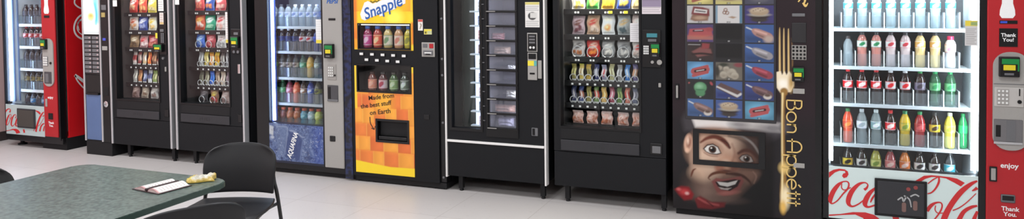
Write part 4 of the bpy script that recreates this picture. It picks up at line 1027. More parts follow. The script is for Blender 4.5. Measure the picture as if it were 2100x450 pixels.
bag_set(M3, [('clear-wrapped pink pastry', paint_pastry)] * 5, xp, z3[5], .082, .098, .03, wh, SH6[5], G, cat='pastry', name='wrapped_pastry', seed=26, lean=.03)
for k, z in enumerate(z3):
    if k in (3, 4): ptag2(M3, xc, z)
    else: price_tags(M3, xb if k < 3 else xp, z)
for x in (-1.40, -1.285): obj('price_card', NBOX(x + .01, x + .04, .1025, .1045, 1.438 - .028, 1.438 - .008), PAPERY, M3)
legs2(M3, -1.785 - .085, -.955 + .02)
sp = dark_panel(M3, -1.115, -.985, 1.035, 1.30)
def m3n(c, a, b, d, e):
    c.rect(a, b, d, e, (150, 136, 160)); c.rect(a, b, d, d + .05, (226, 216, 220)); c.rect(a + .02, b - .03, e - .1, e, (96, 84, 110), .04); lines(c, a, b, d, d + .06, n=3)
sticker(M3, -1.118, -.982, 1.412, 1.62, m3n, -.003)
obj('display', NBOX(-1.085, -1.01, -.011, -.006, 1.247, 1.275, .002), mat('teal lit display', (50, 110, 120), .3, emit=.5), sp); obj('bill_slot', NBOX(-1.075, -1.015, -.014, -.006, 1.216, 1.235, .002), GREYD, sp)
keypad(sp, -1.108, -1.068, 1.125, 1.19, 3, 4, -.008, BLACKM, WHITEP); card_reader(M3, -1.058, -.99, 1.105, 1.21, -.03)
for x, rr in ((-1.045, .011), (-.995, .018)): obj('coin_button', disc(B(), x, 1.072, rr, -.014, -.004), GREYP, sp)
obj('door_lock', NBOX(-1.003, -.985, -.012, 0, .895, .925, .003), GREYP, M3)
cc = obj('coin_cup', NBOX(-1.065, -.98, -.008, 0, .415, .495, .004), BLACKG, M3); obj('cup_flap', NBOX(-1.05, -.99, -.012, -.006, .425, .475, .003), GREYD, cc)
sticker(M3, -1.212, -1.142, 1.21, 1.345, lambda c, a, b, d, e: (c.rect(a, b, d, e, (222, 220, 222)), lines(c, a, b, d, e, n=8, col=(160, 156, 160))), .028)
# ------------------------------------------------------------------ the blue cooler
PC = cooler('bottle_cooler', 'blue soda cooler with crushed-ice print and grey control column behind the chair', -4.566, -3.565, -4.43, -3.858, .445, .12, NAVY, NAVY, DARKIN, True, NAVY)
bm = slab(B(), -4.566, -4.432, .10, 1.83, [], -.004, 0); obj('hinge_panel', bm, BLACKG, PC)
cv = Canvas(-4.432, -3.858, .12, .445, .004, (70, 88, 140))
cv.mottle([(48, 62, 112), (78, 98, 150), (112, 134, 180), (64, 84, 140), (140, 160, 200)], .022)
cv.mottle([(52, 68, 120), (150, 168, 204)], .009, .3)
cv.rect(-3.96, -3.85, .1, .46, (52, 84, 180), .12, a=.6)
cv.poly([(-4.375, .41), (-4.25, .425), (-4.235, .37), (-4.27, .16), (-4.33, .15)], (120, 138, 176), .02, .55)
cv.poly([(-4.22, .385), (-4.13, .365), (-4.07, .31), (-4.10, .13), (-4.25, .15), (-4.27, .25)], (60, 78, 132), .02, .85)
cv.stroke([(-4.35, .415, .012), (-4.25, .42, .012), (-4.236, .37, .01), (-4.265, .2, .008)], (160, 176, 206), .012, .7)
cv.stroke([(-4.21, .39, .008), (-4.15, .38, .01), (-4.08, .34, .008)], (180, 194, 220), .01, .8)
cv.stroke([(-4.075, .30, .012), (-4.09, .22, .012), (-4.105, .14, .01)], (130, 150, 196), .014, .6)
cv.poly([(-4.428, .425), (-4.385, .415), (-4.39, .335), (-4.432, .35)], (206, 212, 220), .012)
cv.ell(-4.4, .32, .02, .014, (190, 200, 220), soft=.01)
R_ = random.Random(4)
for _ in range(150):
    x, z = R_.uniform(-4.42, -3.87), R_.uniform(.13, .43)
    if -4.3 < x < -4.08 and z > .18: continue
    cv.stroke([(x, z, .005), (x + R_.uniform(-.014, .014), z + R_.uniform(-.01, .01), .003)], R_.choice([(176, 194, 226), (206, 216, 236), (40, 52, 100)]), a=.8)
cv.C *= .7
ip = obj('ice_panel', cv.mesh(-.004), PRINTG, PC, label='blue crushed-ice printed panel')
text('lettering', 'AQUAFINA', .066, -4.18, .262, WHITET, ip, y=-.006, rot=math.radians(70), bold=.02, shear=.15, sx=.72)
pane('window_glass', -4.43, -3.858, .445, 1.76, .012, GLASS, PC)
obj('liner_side', NBOX(-4.57, -4.56, .07, .8, .15, 1.79), WHITEL, PC); obj('liner_side', NBOX(-3.85, -3.84, .07, .8, .15, 1.79), mat('blue cooler liner', (70, 110, 200), .5), PC); obj('liner_back', NBOX(-4.56, -3.85, .44, .455, .15, 1.79), mat('grey cooler back', (110, 116, 122), .5), PC)
obj('light_tube', tube(B(), [(-4.412, .045, .46), (-4.412, .045, 1.74)], .012, 10), mat('blue cooler tube', (240, 248, 255), .5, emit=TUBE_P * .9, ecol=(200, 222, 255), var=0), PC)
obj('light_tube', tube(B(), [(-4.40, .075, 1.745), (-3.9, .075, 1.745)], .011, 10), mat('blue cooler tube top', (240, 248, 255), .5, emit=TUBE_P * 9, ecol=(215, 230, 255), var=0), PC)
obj('tube_trim', NBOX(-4.43, -4.424, .03, .1, .45, 1.76), mat('blue edge trim', (60, 84, 160), .4), PC)
zp = [1.288, 1.066, .832, .602, .375]
wat = K('water', (206, 214, 218), (226, 230, 232), (190, 200, 210), (110, 130, 170), True)
wat2 = K('water', (206, 214, 218), (70, 74, 78), (186, 196, 204), (130, 140, 160), True)
pep = K('soda', (36, 30, 34), (226, 228, 230), (44, 58, 110), (30, 40, 80), False)
pepd = K('soda', (60, 56, 58), (226, 228, 230), (176, 180, 186), (60, 80, 140), False)
pepw = K('soda', (50, 44, 48), (232, 232, 232), (206, 208, 214), (170, 50, 60), False)
pepb = K('soda', (40, 60, 120), (226, 230, 236), (50, 96, 210), (30, 60, 150), False)
dew = K('soda', (120, 140, 90), (50, 60, 54), (130, 180, 70), (60, 110, 60), True)
brn = K('soda', (110, 110, 106), (56, 58, 56), (170, 160, 150), (80, 66, 60), True)
mist = K('soda', (110, 150, 130), (60, 90, 80), (50, 130, 100), (150, 190, 170), True)
gold = K('soda', (196, 160, 76), (60, 70, 60), (206, 156, 60), (226, 200, 130), False)
clr = K('soda', (160, 170, 166), (70, 80, 76), (130, 150, 140), (190, 200, 200), True)
grn = K('soda', (60, 110, 70), (40, 100, 60), (60, 130, 76), (130, 170, 130), True)
mag = K('soda', (120, 40, 60), (60, 50, 54), (170, 76, 104), (220, 180, 190), False)
crush = K('soda', (196, 80, 44), (56, 50, 50), (206, 90, 56), (230, 160, 130), False)
root = K('soda', (60, 40, 30), (60, 54, 50), (130, 90, 66), (226, 220, 214), False)
blu = K('soda', (40, 60, 140), (50, 60, 90), (50, 84, 180), (200, 210, 230), False)
yel = K('soda', (70, 70, 50), (56, 56, 50), (150, 150, 80), (50, 50, 44), False)
g1 = K('sport', (110, 62, 60), (206, 96, 66), (120, 66, 62), (150, 90, 80), False)
g2 = K('sport', (150, 84, 50), (206, 96, 62), (160, 90, 56), (200, 130, 90), False)
g3 = K('sport', (60, 120, 140), (206, 96, 62), (70, 140, 160), (150, 200, 210), False)
g4 = K('sport', (120, 150, 160), (206, 96, 62), (160, 186, 196), (210, 226, 230), False)
g5 = K('sport', (176, 186, 76), (206, 96, 62), (190, 200, 90), (220, 226, 150), False)
DP = {id(wat): 'clear water bottle with white cap', id(wat2): 'clear water bottle with dark cap', id(pep): 'cola bottle with navy label', id(pepd): 'cola bottle with silver label', id(pepw): 'cola bottle with white and red label', id(pepb): 'blue soda bottle with white cap',
 id(dew): 'lime-labelled soda bottle', id(brn): 'soda bottle with brown and tan label', id(mist): 'sea-green soda bottle', id(gold): 'golden soda bottle', id(clr): 'pale grey-green soda bottle', id(grn): 'green soda bottle', id(mag): 'magenta soda bottle', id(crush): 'orange-red soda bottle',
 id(root): 'brown soda bottle with white print', id(blu): 'royal blue soda bottle', id(yel): 'dark bottle with yellow-olive label', id(g1): 'plum sports drink with orange cap', id(g2): 'rust sports drink with orange cap', id(g3): 'teal sports drink with orange cap', id(g4): 'pale blue sports drink with orange cap', id(g5): 'lime sports drink with orange cap'}
RP = [[wat2, wat2, wat2, wat, wat, wat, wat], [pep, pep, pep, pep, pepw, pepw, pepb], [dew, brn, brn, brn, mist, gold, clr], [grn, grn, mag, crush, root, blu, yel], [g1, g1, g2, g2, g3, g4, g5]]
for j, z in enumerate(zp):
    cooler_shelf(PC, -4.558, -3.852, z, .14, .43); obj('price_rail', NBOX(-4.558, -3.852, .133, .14, z - .020, z + .003, .001), mat('pale grey rail', (176, 182, 188), .4), PC)
    for i in range(9):
        xx = -4.5486 + .0772 * i; obj('divider', NBOX(xx - .002, xx + .002, .14, .42, z, z + .1), CLEARP, PC)
        if i < 8: obj('bottle_guard', NBOX(xx + .008, xx + .07, .146, .149, z, z + .088, .001), GUARDM, PC)
    for i, k in enumerate(RP[j]):
        bottle(k, (-4.510 + .0772 * i, .192, z), '%s, %s, blue cooler, %s from light tube' % (DP[id(k)], SHW[j], ORD[i]), 'drink bottles in the blue cooler', sc=(1, 1, .90 if j else 1))
obj('column_edge', NBOX(-3.858, -3.84, -.006, 0, .10, 1.83), BLACKG, PC)
gp = obj('front_panel', NBOX(-3.838, -3.645, -.016, .0, .10, 1.83, .006), GREYP, PC, label='warm grey control column')
text('lettering', 'PEPSI', .05, -3.735, 1.512, BLUET, PC, y=-.0172, bold=.03, shear=.2)
obj('slot', NBOX(-3.775, -3.705, -.019, -.014, 1.352, 1.372, .003), BLACKG, gp)
card_reader(PC, -3.81, -3.72, 1.035, 1.155, -.045)
kp = obj('keypad_plate', NBOX(-3.795, -3.705, -.020, -.014, .85, .985, .003), mat('mid grey plate', (150, 146, 142), .4), gp); keypad(kp, -3.785, -3.73, .875, .965, 3, 4, -.020, GREYP, WHITEP, gap=.5); obj('coin_return', disc(B(), -3.717, .89, .008, -.025, -.018), BLACKG, kp)
obj('bill_recess', NBOX(-3.797, -3.69, -.019, -.014, .67, .805, .004), mat('dark smoked window', (70, 70, 74), .2), gp); obj('recess_part', NBOX(-3.79, -3.765, -.022, -.017, .69, .79), BLACKG, gp); obj('recess_lip', NBOX(-3.797, -3.69, -.025, -.016, .668, .685, .003), GREYD, gp)
obj('coin_cup', NBOX(-3.782, -3.728, -.019, -.014, .327, .375, .005), BLACKG, gp)
cv = Canvas(-3.642, -3.566, .02, 1.80, .008, (30, 40, 80)); cv.mottle([(10, 13, 24), (20, 28, 54), (34, 46, 90), (14, 18, 34)], .022)
obj('side_wrap', cv.mesh(-.002), PRINTG, PC, label='dark blue speckled edge wrap')
obj('skirt', NBOX(-4.56, -3.64, .02, .06, .045, .10, .003), BLACKG, PC); obj('base', NBOX(-4.55, -3.57, .06, .82, 0, .12), BLACKM, PC)
sticker(PC, -3.925, -3.862, 1.155, 1.36, lambda c, a, b, d, e: (c.rect(a, b, d, e, (226, 226, 226)), lines(c, a, b, d, e, n=9, col=(190, 190, 190)), c.rect(a, b, d, d + .03, (226, 206, 60))), .010)

# ------------------------------------------------------------------ the orange juice machine
SN = thing('juice_machine', 'black juice machine with orange patchwork front and blue brand sign', 'vending machine', (-3.125, .42, 0), 0, 'vending machines along the wall')
HU, HL = (-3.492, -2.998, 1.12, 1.326), (-3.508, -2.998, .764, .985)
hollow('cabinet', -3.56, -2.695, .055, 1.83, .12, DEP, .03, BLACK, SN)
obj('door', slab(B(), -3.562, -2.752, .055, 1.83, [HU, HL, (-3.326, -3.03, .36, .534)], .0, .12), BLACK, SN)
obj('hinge_side', NBOX(-2.75, -2.697, .018, .12, .06, 1.83, .004), BLACKG, SN)
for z in (1.37, 1.05, .92, .54, .10):
    obj('bolt', lathe(B(), [(.010, 0), (.010, .006), (.006, .009)], 10), GREYD, SN, local=True).matrix_local = Matrix.Translation((-2.723 + 3.125, .018 - .42, z)) @ Matrix.Rotation(PI / 2, 4, 'X')
obj('window_recess', NBOX(-3.53, -2.96, .115, .12, .7, 1.4), BLACKG, SN)
def patchwork(cv, x0, x1, z0, z1, cell, seed, lo, hi):
    R = random.Random(seed); z = z0; r = 0
    while z < z1:
        h = cell * R.uniform(.85, 1.15); x = x0 - R.uniform(0, cell)
        while x < x1:
            w = cell * R.uniform(.85, 1.2); t = R.random() ** 1.0; t = .85 if (int((x - x0) / cell) + r) % 2 else .25 + .2 * t
            c = tuple(lo[i] + (hi[i] - lo[i]) * t for i in range(3))
            cv.rect(x, x + w, z, z + h, c, .006); cv.rect(x + w * .45, x + w, z + h * .1, z + h, tuple(min(255, v * 1.12 + 10) for v in c), w * .6, a=.55)
            cv.stroke([(x, z, .004), (x, z + h, .004)], (236, 190, 90), a=.6); cv.stroke([(x, z, .004), (x + w, z + .006, .004)], (214, 110, 40), a=.6)
            x += w
        z += h; r += 1
cv = Canvas(-3.53, -2.97, 1.112, 1.80, .005, (238, 180, 40)); patchwork(cv, -3.53, -2.97, 1.112, 1.80, .15, 2, (226, 120, 30), (246, 206, 40))
cv.rect(-3.46, -3.03, 1.33, 1.8, (250, 200, 24), .14, a=.8); cv.rect(-3.535, -3.5, 1.2, 1.8, (222, 110, 40), .02, a=.8); cv.rect(-2.99, -2.96, 1.16, 1.34, (216, 100, 40), .02, a=.8); cv.rect(-3.53, -2.97, 1.112, 1.122, (226, 190, 30), .006)
cv.ell(-3.15, 1.38, .08, .06, (255, 240, 90), soft=.06)
up = obj('upper_panel', cv.mesh(-.003, [HU]), PRINTL, SN, label='yellow-orange lit brand panel')
cv = Canvas(-3.535, -2.975, .085, .978, .005, (220, 120, 50)); patchwork(cv, -3.54, -2.97, .15, .98, .118, 5, (200, 82, 44), (228, 158, 56))
cv.rect(-3.35, -3.18, .6, .76, (238, 176, 50), .1, a=.7)
cv.poly([(-3.54, .08), (-2.97, .08), (-2.97, .155), (-3.2, .15), (-3.36, .165), (-3.54, .185)], (240, 206, 40), .006); cv.rect(-3.54, -3.512, .62, .98, (236, 196, 50), .008); cv.rect(-2.998, -2.97, .93, .98, (236, 200, 50), .008)
lp = obj('lower_panel', cv.mesh(-.003, [HL, (-3.326, -3.03, .36, .534)]), PRINTL, SN, label='orange patchwork lower panel')
for (a, b, c, d) in (HU, HL): obj('window_frame', slab(B(), a - .006, b + .006, c - .006, d + .006, [(a + .004, b - .004, c + .004, d - .004)], -.006, .01), BLACKG, SN)
gl = obj('window_glass', NBOX(HU[0], HU[1], .004, .008, HU[2], HU[3]), GLASS, SN); obj('window_glass', NBOX(HL[0], HL[1], .004, .008, HL[2], HL[3]), GLASS, SN)
obj('display_shelf', NBOX(-3.50, -2.99, .012, .114, 1.105, 1.122), BLACKM, SN); obj('display_shelf', NBOX(-3.51, -2.99, .012, .114, .748, .7665), BLACKM, SN)
obj('display_light', tube(B(), [(-3.48, .03, 1.318), (-3.01, .03, 1.318)], .005, 8), mat('display tube', (255, 250, 240), .5, emit=4, ecol=(255, 248, 235), var=0), SN)
# brand sign: white tilted plate, blue slanted letters
TL = math.radians(14.5)
def logo_pt(px, py): return W(715 + px / 4.093, py / 4.093)
lg = obj('brand_sign', prism(B(), [logo_pt(*p) for p in ((100, 120), (112, 85), (135, 22), (165, 8), (205, 30), (250, 14), (300, -8), (440, -60), (480, -30), (478, 30), (440, 45), (405, 55), (395, 75), (300, 108), (292, 130), (262, 138), (262, 118), (190, 145), (140, 172), (112, 160))], -.006, -.003), WHITET, SN, label='white brand sign with blue letters')
sx_, sz_ = logo_pt(288, 66)
text('lettering', 'Snapple', .132, sx_, sz_, BLUET, lg, y=-.0075, rot=TL + .07, bold=.012, shear=.18, sx=.93)
obj('leaf_print', ribbon(B(), [(*logo_pt(*p), .01) for p in ((185, 8), (205, 20), (225, 8), (240, 16), (262, -4))], -.0062, -.003), mat('olive print', (120, 110, 30), .5), SN)
def jb(lab, lab2, body): return K('juice', body, (64, 104, 186), lab, lab2, False)
DJ = [('magenta-labelled juice bottle', jb((196, 70, 140), (226, 190, 210), (150, 50, 90))), ('coral-labelled juice bottle', jb((222, 90, 70), (240, 200, 160), (170, 60, 50))), ('cream-labelled juice bottle', jb((226, 216, 196), (120, 150, 110), (196, 170, 110))), ('peach-labelled juice bottle', jb((226, 206, 190), (206, 130, 110), (190, 140, 100))), ('yellow-labelled juice bottle', jb((222, 206, 60), (140, 140, 60), (190, 170, 50)))]
for i, (nm, k) in enumerate(DJ): bottle(k, ((-3.438, -3.341, -3.242, -3.140, -3.046)[i], .06, 1.1225), '%s in upper window of the orange juice machine, %s from blue cooler' % (nm, ORD[i]), 'bottles shown in the orange machine', 'juice_bottle', sc=(1.06, 1.06, 1.1))
DJ2 = [('peach-red juice bottle with dark cap', K('juice', (110, 60, 50), (70, 50, 46), (206, 130, 110), (226, 170, 150), False)), ('white and red juice bottle with dark cap', K('juice', (90, 50, 50), (70, 66, 66), (216, 190, 196), (170, 60, 80), False)), ('green juice bottle', K('juice', (66, 90, 50), (70, 66, 60), (120, 150, 90), (190, 206, 170), False)), ('dark green juice bottle with white print', K('juice', (40, 50, 40), (60, 60, 60), (96, 110, 96), (206, 214, 206), False))]
for i, (nm, k) in enumerate(DJ2): bottle(k, (-3.40 + .103 * i, .06, .767), '%s in lower window of the orange juice machine' % nm, 'bottles shown in the orange machine', 'juice_bottle', sc=(1.05, 1.05, .96))
for i in range(5):
    x, z = W(742 + 21.7 * i, 110.5 + 1.1 * i); b1 = obj('select_button', NBOX(x - .024, x + .024, -.006, 0, z - .016, z + .016, .003), BLACKG, SN); obj('button_face', NBOX(x - .017, x + .017, -.009, -.005, z - .01, z + .01, .002), WHITEP, b1)
for i in range(4):
    x, z = W(752.5 + 21.3 * i, 122.5 + 1.4 * i); b1 = obj('select_button', NBOX(x - .024, x + .024, -.006, 0, z - .016, z + .016, .003), BLACKG, SN); obj('button_face', NBOX(x - .017, x + .017, -.009, -.005, z - .01, z + .01, .002), WHITEP, b1)
for k, (body, px, py, sz, rt) in enumerate((('Made from', 782, 199, .052, 8), ('the best stuff', 771, 215, .052, 9), ('on Earth', 780, 230, .054, 8))):
    x, z = W(px, py); text('lettering', body, sz, x, z, INK, lp, y=-.0045, rot=math.radians(rt), bold=.008, shear=.05, sx=1.08)
bm = B(); ribbon(bm, [(*W(*p), .007) for p in ((759, 240), (760, 252), (764, 260), (768, 266))], -.0045, -.003); ribbon(bm, [(*W(*p), .006) for p in ((762, 263), (768, 266), (770, 259))], -.0047, -.003, 0)
obj('arrow', bm, INK, lp)
dl = obj('delivery_box', slab(B(), -3.336, -3.02, .35, .544, [(-3.318, -3.038, .368, .526)], -.008, .02), BLACKG, SN); obj('delivery_back', NBOX(-3.33, -3.025, .10, .118, .355, .54), BLACKM, dl); obj('delivery_flap', NBOX(-3.315, -3.04, .03, .04, .40, .53, .003), BLACKM, dl); obj('delivery_lip', NBOX(-3.31, -3.045, -.004, .03, .372, .40, .004), BLACKG, dl)
def nt1(c, a, b, d, e): c.rect(a, b, d, e, (230, 226, 220)); c.rect(a, b, e - .02, e, (196, 70, 60)); c.stroke([(a + .02, e - .035, .006), (a + .03, (d + e) / 2, .008), (a + .018, d + .015, .006)], (120, 90, 60))
sticker(SN, -2.926, -2.882, 1.275, 1.365, nt1, -.002)
def nt2(c, a, b, d, e): c.rect(a, b, d, e, (222, 206, 60)); c.rect(a + .03, b, d, e - .015, (190, 196, 150)); c.rect(a + .008, a + .022, d + .006, e - .02, (60, 60, 40))
sticker(SN, -2.872, -2.802, 1.245, 1.288, nt2, -.002)
cp = obj('coin_plate', NBOX(-2.892, -2.775, -.010, 0, 1.066, 1.182, .003), GREYP, SN); obj('coin_slot', NBOX(-2.88, -2.84, -.013, -.008, 1.14, 1.17, .002), GREYD, cp); obj('red_button', NBOX(-2.822, -2.785, -.013, -.008, 1.135, 1.172, .003), RED, cp); obj('bill_slot', NBOX(-2.875, -2.79, -.018, -.008, 1.08, 1.118, .004), GREYD, cp); obj('slot_opening', NBOX(-2.862, -2.80, -.0195, -.016, 1.094, 1.104), WHITEP, cp); obj('slot_opening', NBOX(-2.85, -2.812, -.021, -.018, 1.084, 1.092), BLACKG, cp)
obj('coin_cup', NBOX(-2.885, -2.835, -.004, 0, .56, .60, .003), BLACKG, SN)
bm = box(B(), -3.555, -2.70, .02, .82, .012, .055); obj('base', bm, BLACKM, SN)
for fx in (-3.49, -2.76):
    for fy in (.03, .7): obj('leg', NBOX(fx - .05, fx + .05, fy, fy + .09, 0, .014, .003), BLACKM, SN)

# ------------------------------------------------------------------ the carousel food machine
FM = thing('carousel_machine', 'black food carousel machine with stacked window compartments and white edge strips', 'vending machine', (-2.265, .42, 0), 0, 'vending machines along the wall')
HW, HC = (-2.635, -2.385, .512, 1.76), (-2.318, -2.085, .53, 1.785)
hollow('cabinet', -2.68, -1.85, .13, 1.83, .075, DEP, .03, BLACK, FM)
obj('door', slab(B(), -2.675, -1.862, .418, 1.83, [HW, HC], 0, .07), BLACK, FM)
obj('kick_panel', NBOX(-2.675, -1.862, .0, .05, .125, .396, .004), BLACK, FM)
WS = mat('white edge strip', (232, 230, 228), .4)
for x in (-2.692, -1.860): obj('edge_strip', NBOX(x, x + .014, -.010, .05, .115, 1.83, .003), WS, FM, label='white edge strip')
obj('cross_strip', NBOX(-2.677, -1.862, -.012, .04, .398, .416, .003), WS, FM, label='white cross strip')
obj('window_frame', slab(B(), -2.655, -2.365, .49, 1.80, [HW], -.005, 0), BLACKG, FM); obj('window_frame', slab(B(), -2.335, -2.068, .46, 1.80, [HC], -.008, 0), BLACKG, FM)
pane('window_glass', HW[0], HW[1], HW[2], HW[3], .02, GLASS, FM)
dr = obj('drum', lathe(B(), [(.155, .47), (.16, .49), (.16, 1.78), (.155, 1.8)], 40, (-2.51, .29, 0)), mat('dark carousel drum', (58, 64, 62), .25), FM, smooth=True)
zc = [.53 + .1127 * k for k in range(12)]
for k, z in enumerate(zc):
    if z < 1.75: obj('ring_shelf', NBOX(-2.50, -2.372, .062, .105, z - .012, z, .002), mat('white shelf edge', (214, 222, 232), .4), FM)
obj('light_tube', tube(B(), [(-2.378, .05, .53), (-2.378, .05, 1.74)], .005, 10), mat('carousel tube', (240, 246, 255), .5, emit=TUBE_F, ecol=(190, 210, 255), var=0), FM)
obj('light_back', NBOX(-2.47, -2.372, .098, .106, .52, 1.78), mat('pale blue light panel', (196, 208, 236), .4, emit=2.2, ecol=(185, 205, 250), bscale=14, var=.3), FM)
R_ = random.Random(9)
GPK = 'packs on the lit carousel shelves'
pcs = [(206, 190, 214), (96, 104, 130), (226, 200, 210), (150, 160, 190), (220, 222, 230), (120, 100, 110), (190, 150, 160), (110, 120, 150), (206, 206, 216), (180, 186, 206)]
pw = ['lilac', 'slate', 'rose-white', 'grey-blue', 'bright white', 'taupe', 'dusty pink', 'steel blue', 'silver-white', 'pale blue']
for k, z in enumerate(zc[:10]):
    def pf(c, R, col=pcs[k]): c.rect(-1, 2, -1, 2, col); c.rect(.1, .9, .3, .7, tuple(min(255, v + 30) for v in col), .1); c.stroke([(.2, .5, .08), (.8, .52, .08)], tuple(v * .5 for v in col), .08)
    me = wrapper_mesh(.05, .072, .022, pf, 40 + k, box_like=True)
    packet('food_pack', 'food pack', me, (-2.408, .078, z + .001), '%s food pack on lit shelf of the carousel machine, %s from its bottom' % (pw[k], ORD[k]), GPK)
def mid(n): return mat(n, (112, 110, 128), .3)
CLRD = glassy('compartment door glass', (238, 240, 246), 1.6, .02, .14, (190, 192, 206))
for k, z in enumerate(zc[:11]):
    d = obj('compartment', slab(B(), HC[0], HC[1], z, z + .105, [(HC[0] + .006, HC[1] - .006, z + .006, z + .100)], .004, .018), GUN, FM)
    obj('door_pane', NBOX(HC[0] + .006, HC[1] - .006, .009, .012, z + .006, z + .100), CLRD, d)
    obj('compartment_floor', NBOX(HC[0], HC[1], .03, .30, z - .004, z), mat('pale compartment shelf', (150, 148, 160), .5), d)
    obj('compartment_back', NBOX(HC[0] + .002, HC[1] - .002, .29, .30, z, z + .104), mat('lilac grey liner', (150, 148, 164), .5), d)
    for xx in (HC[0] - .0, HC[1] - .004): obj('compartment_side', NBOX(xx, xx + .004, .03, .29, z, z + .104), mat('pale compartment side', (176, 176, 190), .5), d)
    obj('divider_bar', NBOX(HC[0] - .012, HC[1] + .012, -.014, .0, z - .008, z + .003, .002), BLACKG, d); obj('price_strip', NBOX(HC[0] - .004, HC[0] + .072, -.0155, -.013, z - .005, z + .001), GREYP, d)
    obj('hinge_mark', NBOX(-2.362, -2.345, -.008, -.004, z + .05, z + .056), GREYD, d)
obj('compartment_light', tube(B(), [(-2.0895, .0235, .53), (-2.0895, .0235, 1.77)], .003, 8), mat('compartment tube', (240, 246, 255), .5, emit=45, var=0), FM)
def fbox(k, x0, x1, h, col, label, cat='food pack', nm='food_pack'):
    def pf(c, R): c.rect(-1, 2, -1, 2, col); c.rect(.12, .88, .25, .75, tuple(min(255, v * 1.15 + 15) for v in col), .1); c.stroke([(.2, .5, .1), (.8, .5, .1)], tuple(v * .6 for v in col), .1)
    me = wrapper_mesh(x1 - x0, h, .08, pf, 70 + k, box_like=True); packet(nm, cat, me, ((x0 + x1) / 2, .09, zc[k] + .001), label, 'food packs behind the compartment doors')
fbox(9, -2.24, -2.15, .05, (200, 200, 196), 'pale white food pack in the carousel machine, top compartment in view')
fbox(6, -2.325 + .012, -2.215, .052, (216, 140, 140), 'salmon-pink sandwich pack behind a carousel machine door')
fbox(5, -2.30, -2.165, .058, (190, 160, 140), 'long tan sandwich pack behind a carousel machine door')
fbox(4, -2.185, -2.115, .03, (216, 214, 210), 'small flat white pack behind a carousel machine door')
fbox(2, -2.20, -2.11, .06, (196, 190, 176), 'greyish-cream salad pack behind a carousel machine door')
fbox(1, -2.30, -2.13, .055, (196, 150, 130), 'wide brownish-pink meal pack behind a carousel machine door')
fbox(0, -2.27, -2.14, .07, (170, 166, 186), 'lavender-grey meal pack in the carousel machine, bottom compartment')
def f1(c, a, b, d, e): c.rect(a, b, d, e, (222, 220, 216)); c.rect(a, b, e - .02, e, (206, 196, 110)); c.ell((a + b) / 2, (d + e) / 2 - .01, .035, .03, (40, 40, 42)); c.rect(a + .04, b - .02, (d + e) / 2 - .025, (d + e) / 2 + .015, (206, 204, 200)); lines(c, a, b, d, d + .06, n=3); lines(c, a, b, e - .075, e - .02, n=3)
sticker(FM, -2.005, -1.89, 1.31, 1.50, f1, -.002)
kp = obj('coin_panel', NBOX(-1.99, -1.908, -.008, 0, 1.125, 1.268, .003), GREYP, FM); obj('panel_face', NBOX(-1.983, -1.915, -.010, -.006, 1.132, 1.26, .002), BLACKG, kp)
bm = B()
for z in (1.235, 1.212, 1.189): box(bm, -1.972, -1.926, -.012, -.009, z, z + .013)
obj('keys', bm, GREYD, kp)
for x in (-1.962, -1.936): obj('coin_button', disc(B(), x, 1.158, .009, -.014, -.008), WHITEP, kp)
p2 = obj('bill_panel', NBOX(-1.987, -1.912, -.010, 0, .912, 1.118, .003), GREYP, FM); obj('panel_face', NBOX(-1.98, -1.918, -.012, -.008, 1.07, 1.112, .002), BLACKG, p2); obj('label_plate', NBOX(-1.985, -1.935, -.012, -.008, 1.02, 1.058), PAPERY, p2); obj('label_plate', NBOX(-1.935, -1.914, -.012, -.008, 1.02, 1.058), mat('teal print', (90, 170, 170), .5), p2); obj('arrow_plate', NBOX(-1.97, -1.93, -.012, -.008, .955, .968), BLACKG, p2)
obj('card_slot', NBOX(-1.906, -1.876, -.010, 0, .925, 1.062, .003), GREYP, FM)
cc = obj('coin_cup', NBOX(-1.963, -1.912, -.006, 0, .488, .55, .004), GREYD, FM); obj('cup_opening', NBOX(-1.955, -1.935, -.008, -.005, .495, .545), BLACKG, cc)
legs(FM, (-2.585, -1.895), .04, .125)
# ------------------------------------------------------------------ the chef machine
BM = thing('ice_cream_machine', 'dark brown frozen-food machine printed with a chef face and a golden fork', 'vending machine', (-.43, .42, 0), 0, 'vending machines along the wall')
DB = mat('dark aubergine vinyl', (47, 36, 42), .4)
obj('cabinet', NBOX(-.905, .03, .05, DEP, .05, 1.83, .003), BLACK, BM)
obj('door', NBOX(-.908, .058, .0, .05, .045, 1.83, .003), BLACKG, BM)
obj('base', NBOX(-.89, .03, .03, DEP - .02, 0, .05), BLACKM, BM)
def P(px, py, *r): return (*W(px, py), *r)
def fz(zx, zy, *w): return (*W(1380 + zx / 2.141, 240 + zy / 2.141), *[v / 2.141 * .0031 for v in w])
U = .0031 / 2.141
cv = Canvas(-.905, .018, .048, 1.80, .0042, (39, 28, 33))
SK, SKD, SKL = (206, 160, 134), (110, 78, 66), (236, 206, 182)
# lower part falls to black
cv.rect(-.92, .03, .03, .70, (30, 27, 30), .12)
# hat
cv.poly([fz(*p) for p in ((60, -30), (40, 10), (52, 60), (110, 66), (250, 60), (330, 84), (380, 130), (440, 100), (500, 70), (520, 10), (420, -20))], (64, 60, 64), 26 * U)
cv.poly([fz(*p) for p in ((84, 2), (180, 4), (300, 12), (420, 24), (470, 30), (470, 66), (400, 62), (300, 50), (180, 46), (100, 44))], (206, 202, 200), 18 * U)
cv.poly([fz(*p) for p in ((84, 2), (240, 8), (240, 46), (100, 44))], (226, 220, 216), 16 * U, .7); cv.ell(*fz(290, 34), 40 * U, 14 * U, (120, 116, 118), soft=18 * U, a=.8); cv.ell(*fz(440, 50), 60 * U, 20 * U, (90, 86, 90), soft=26 * U, a=.8)
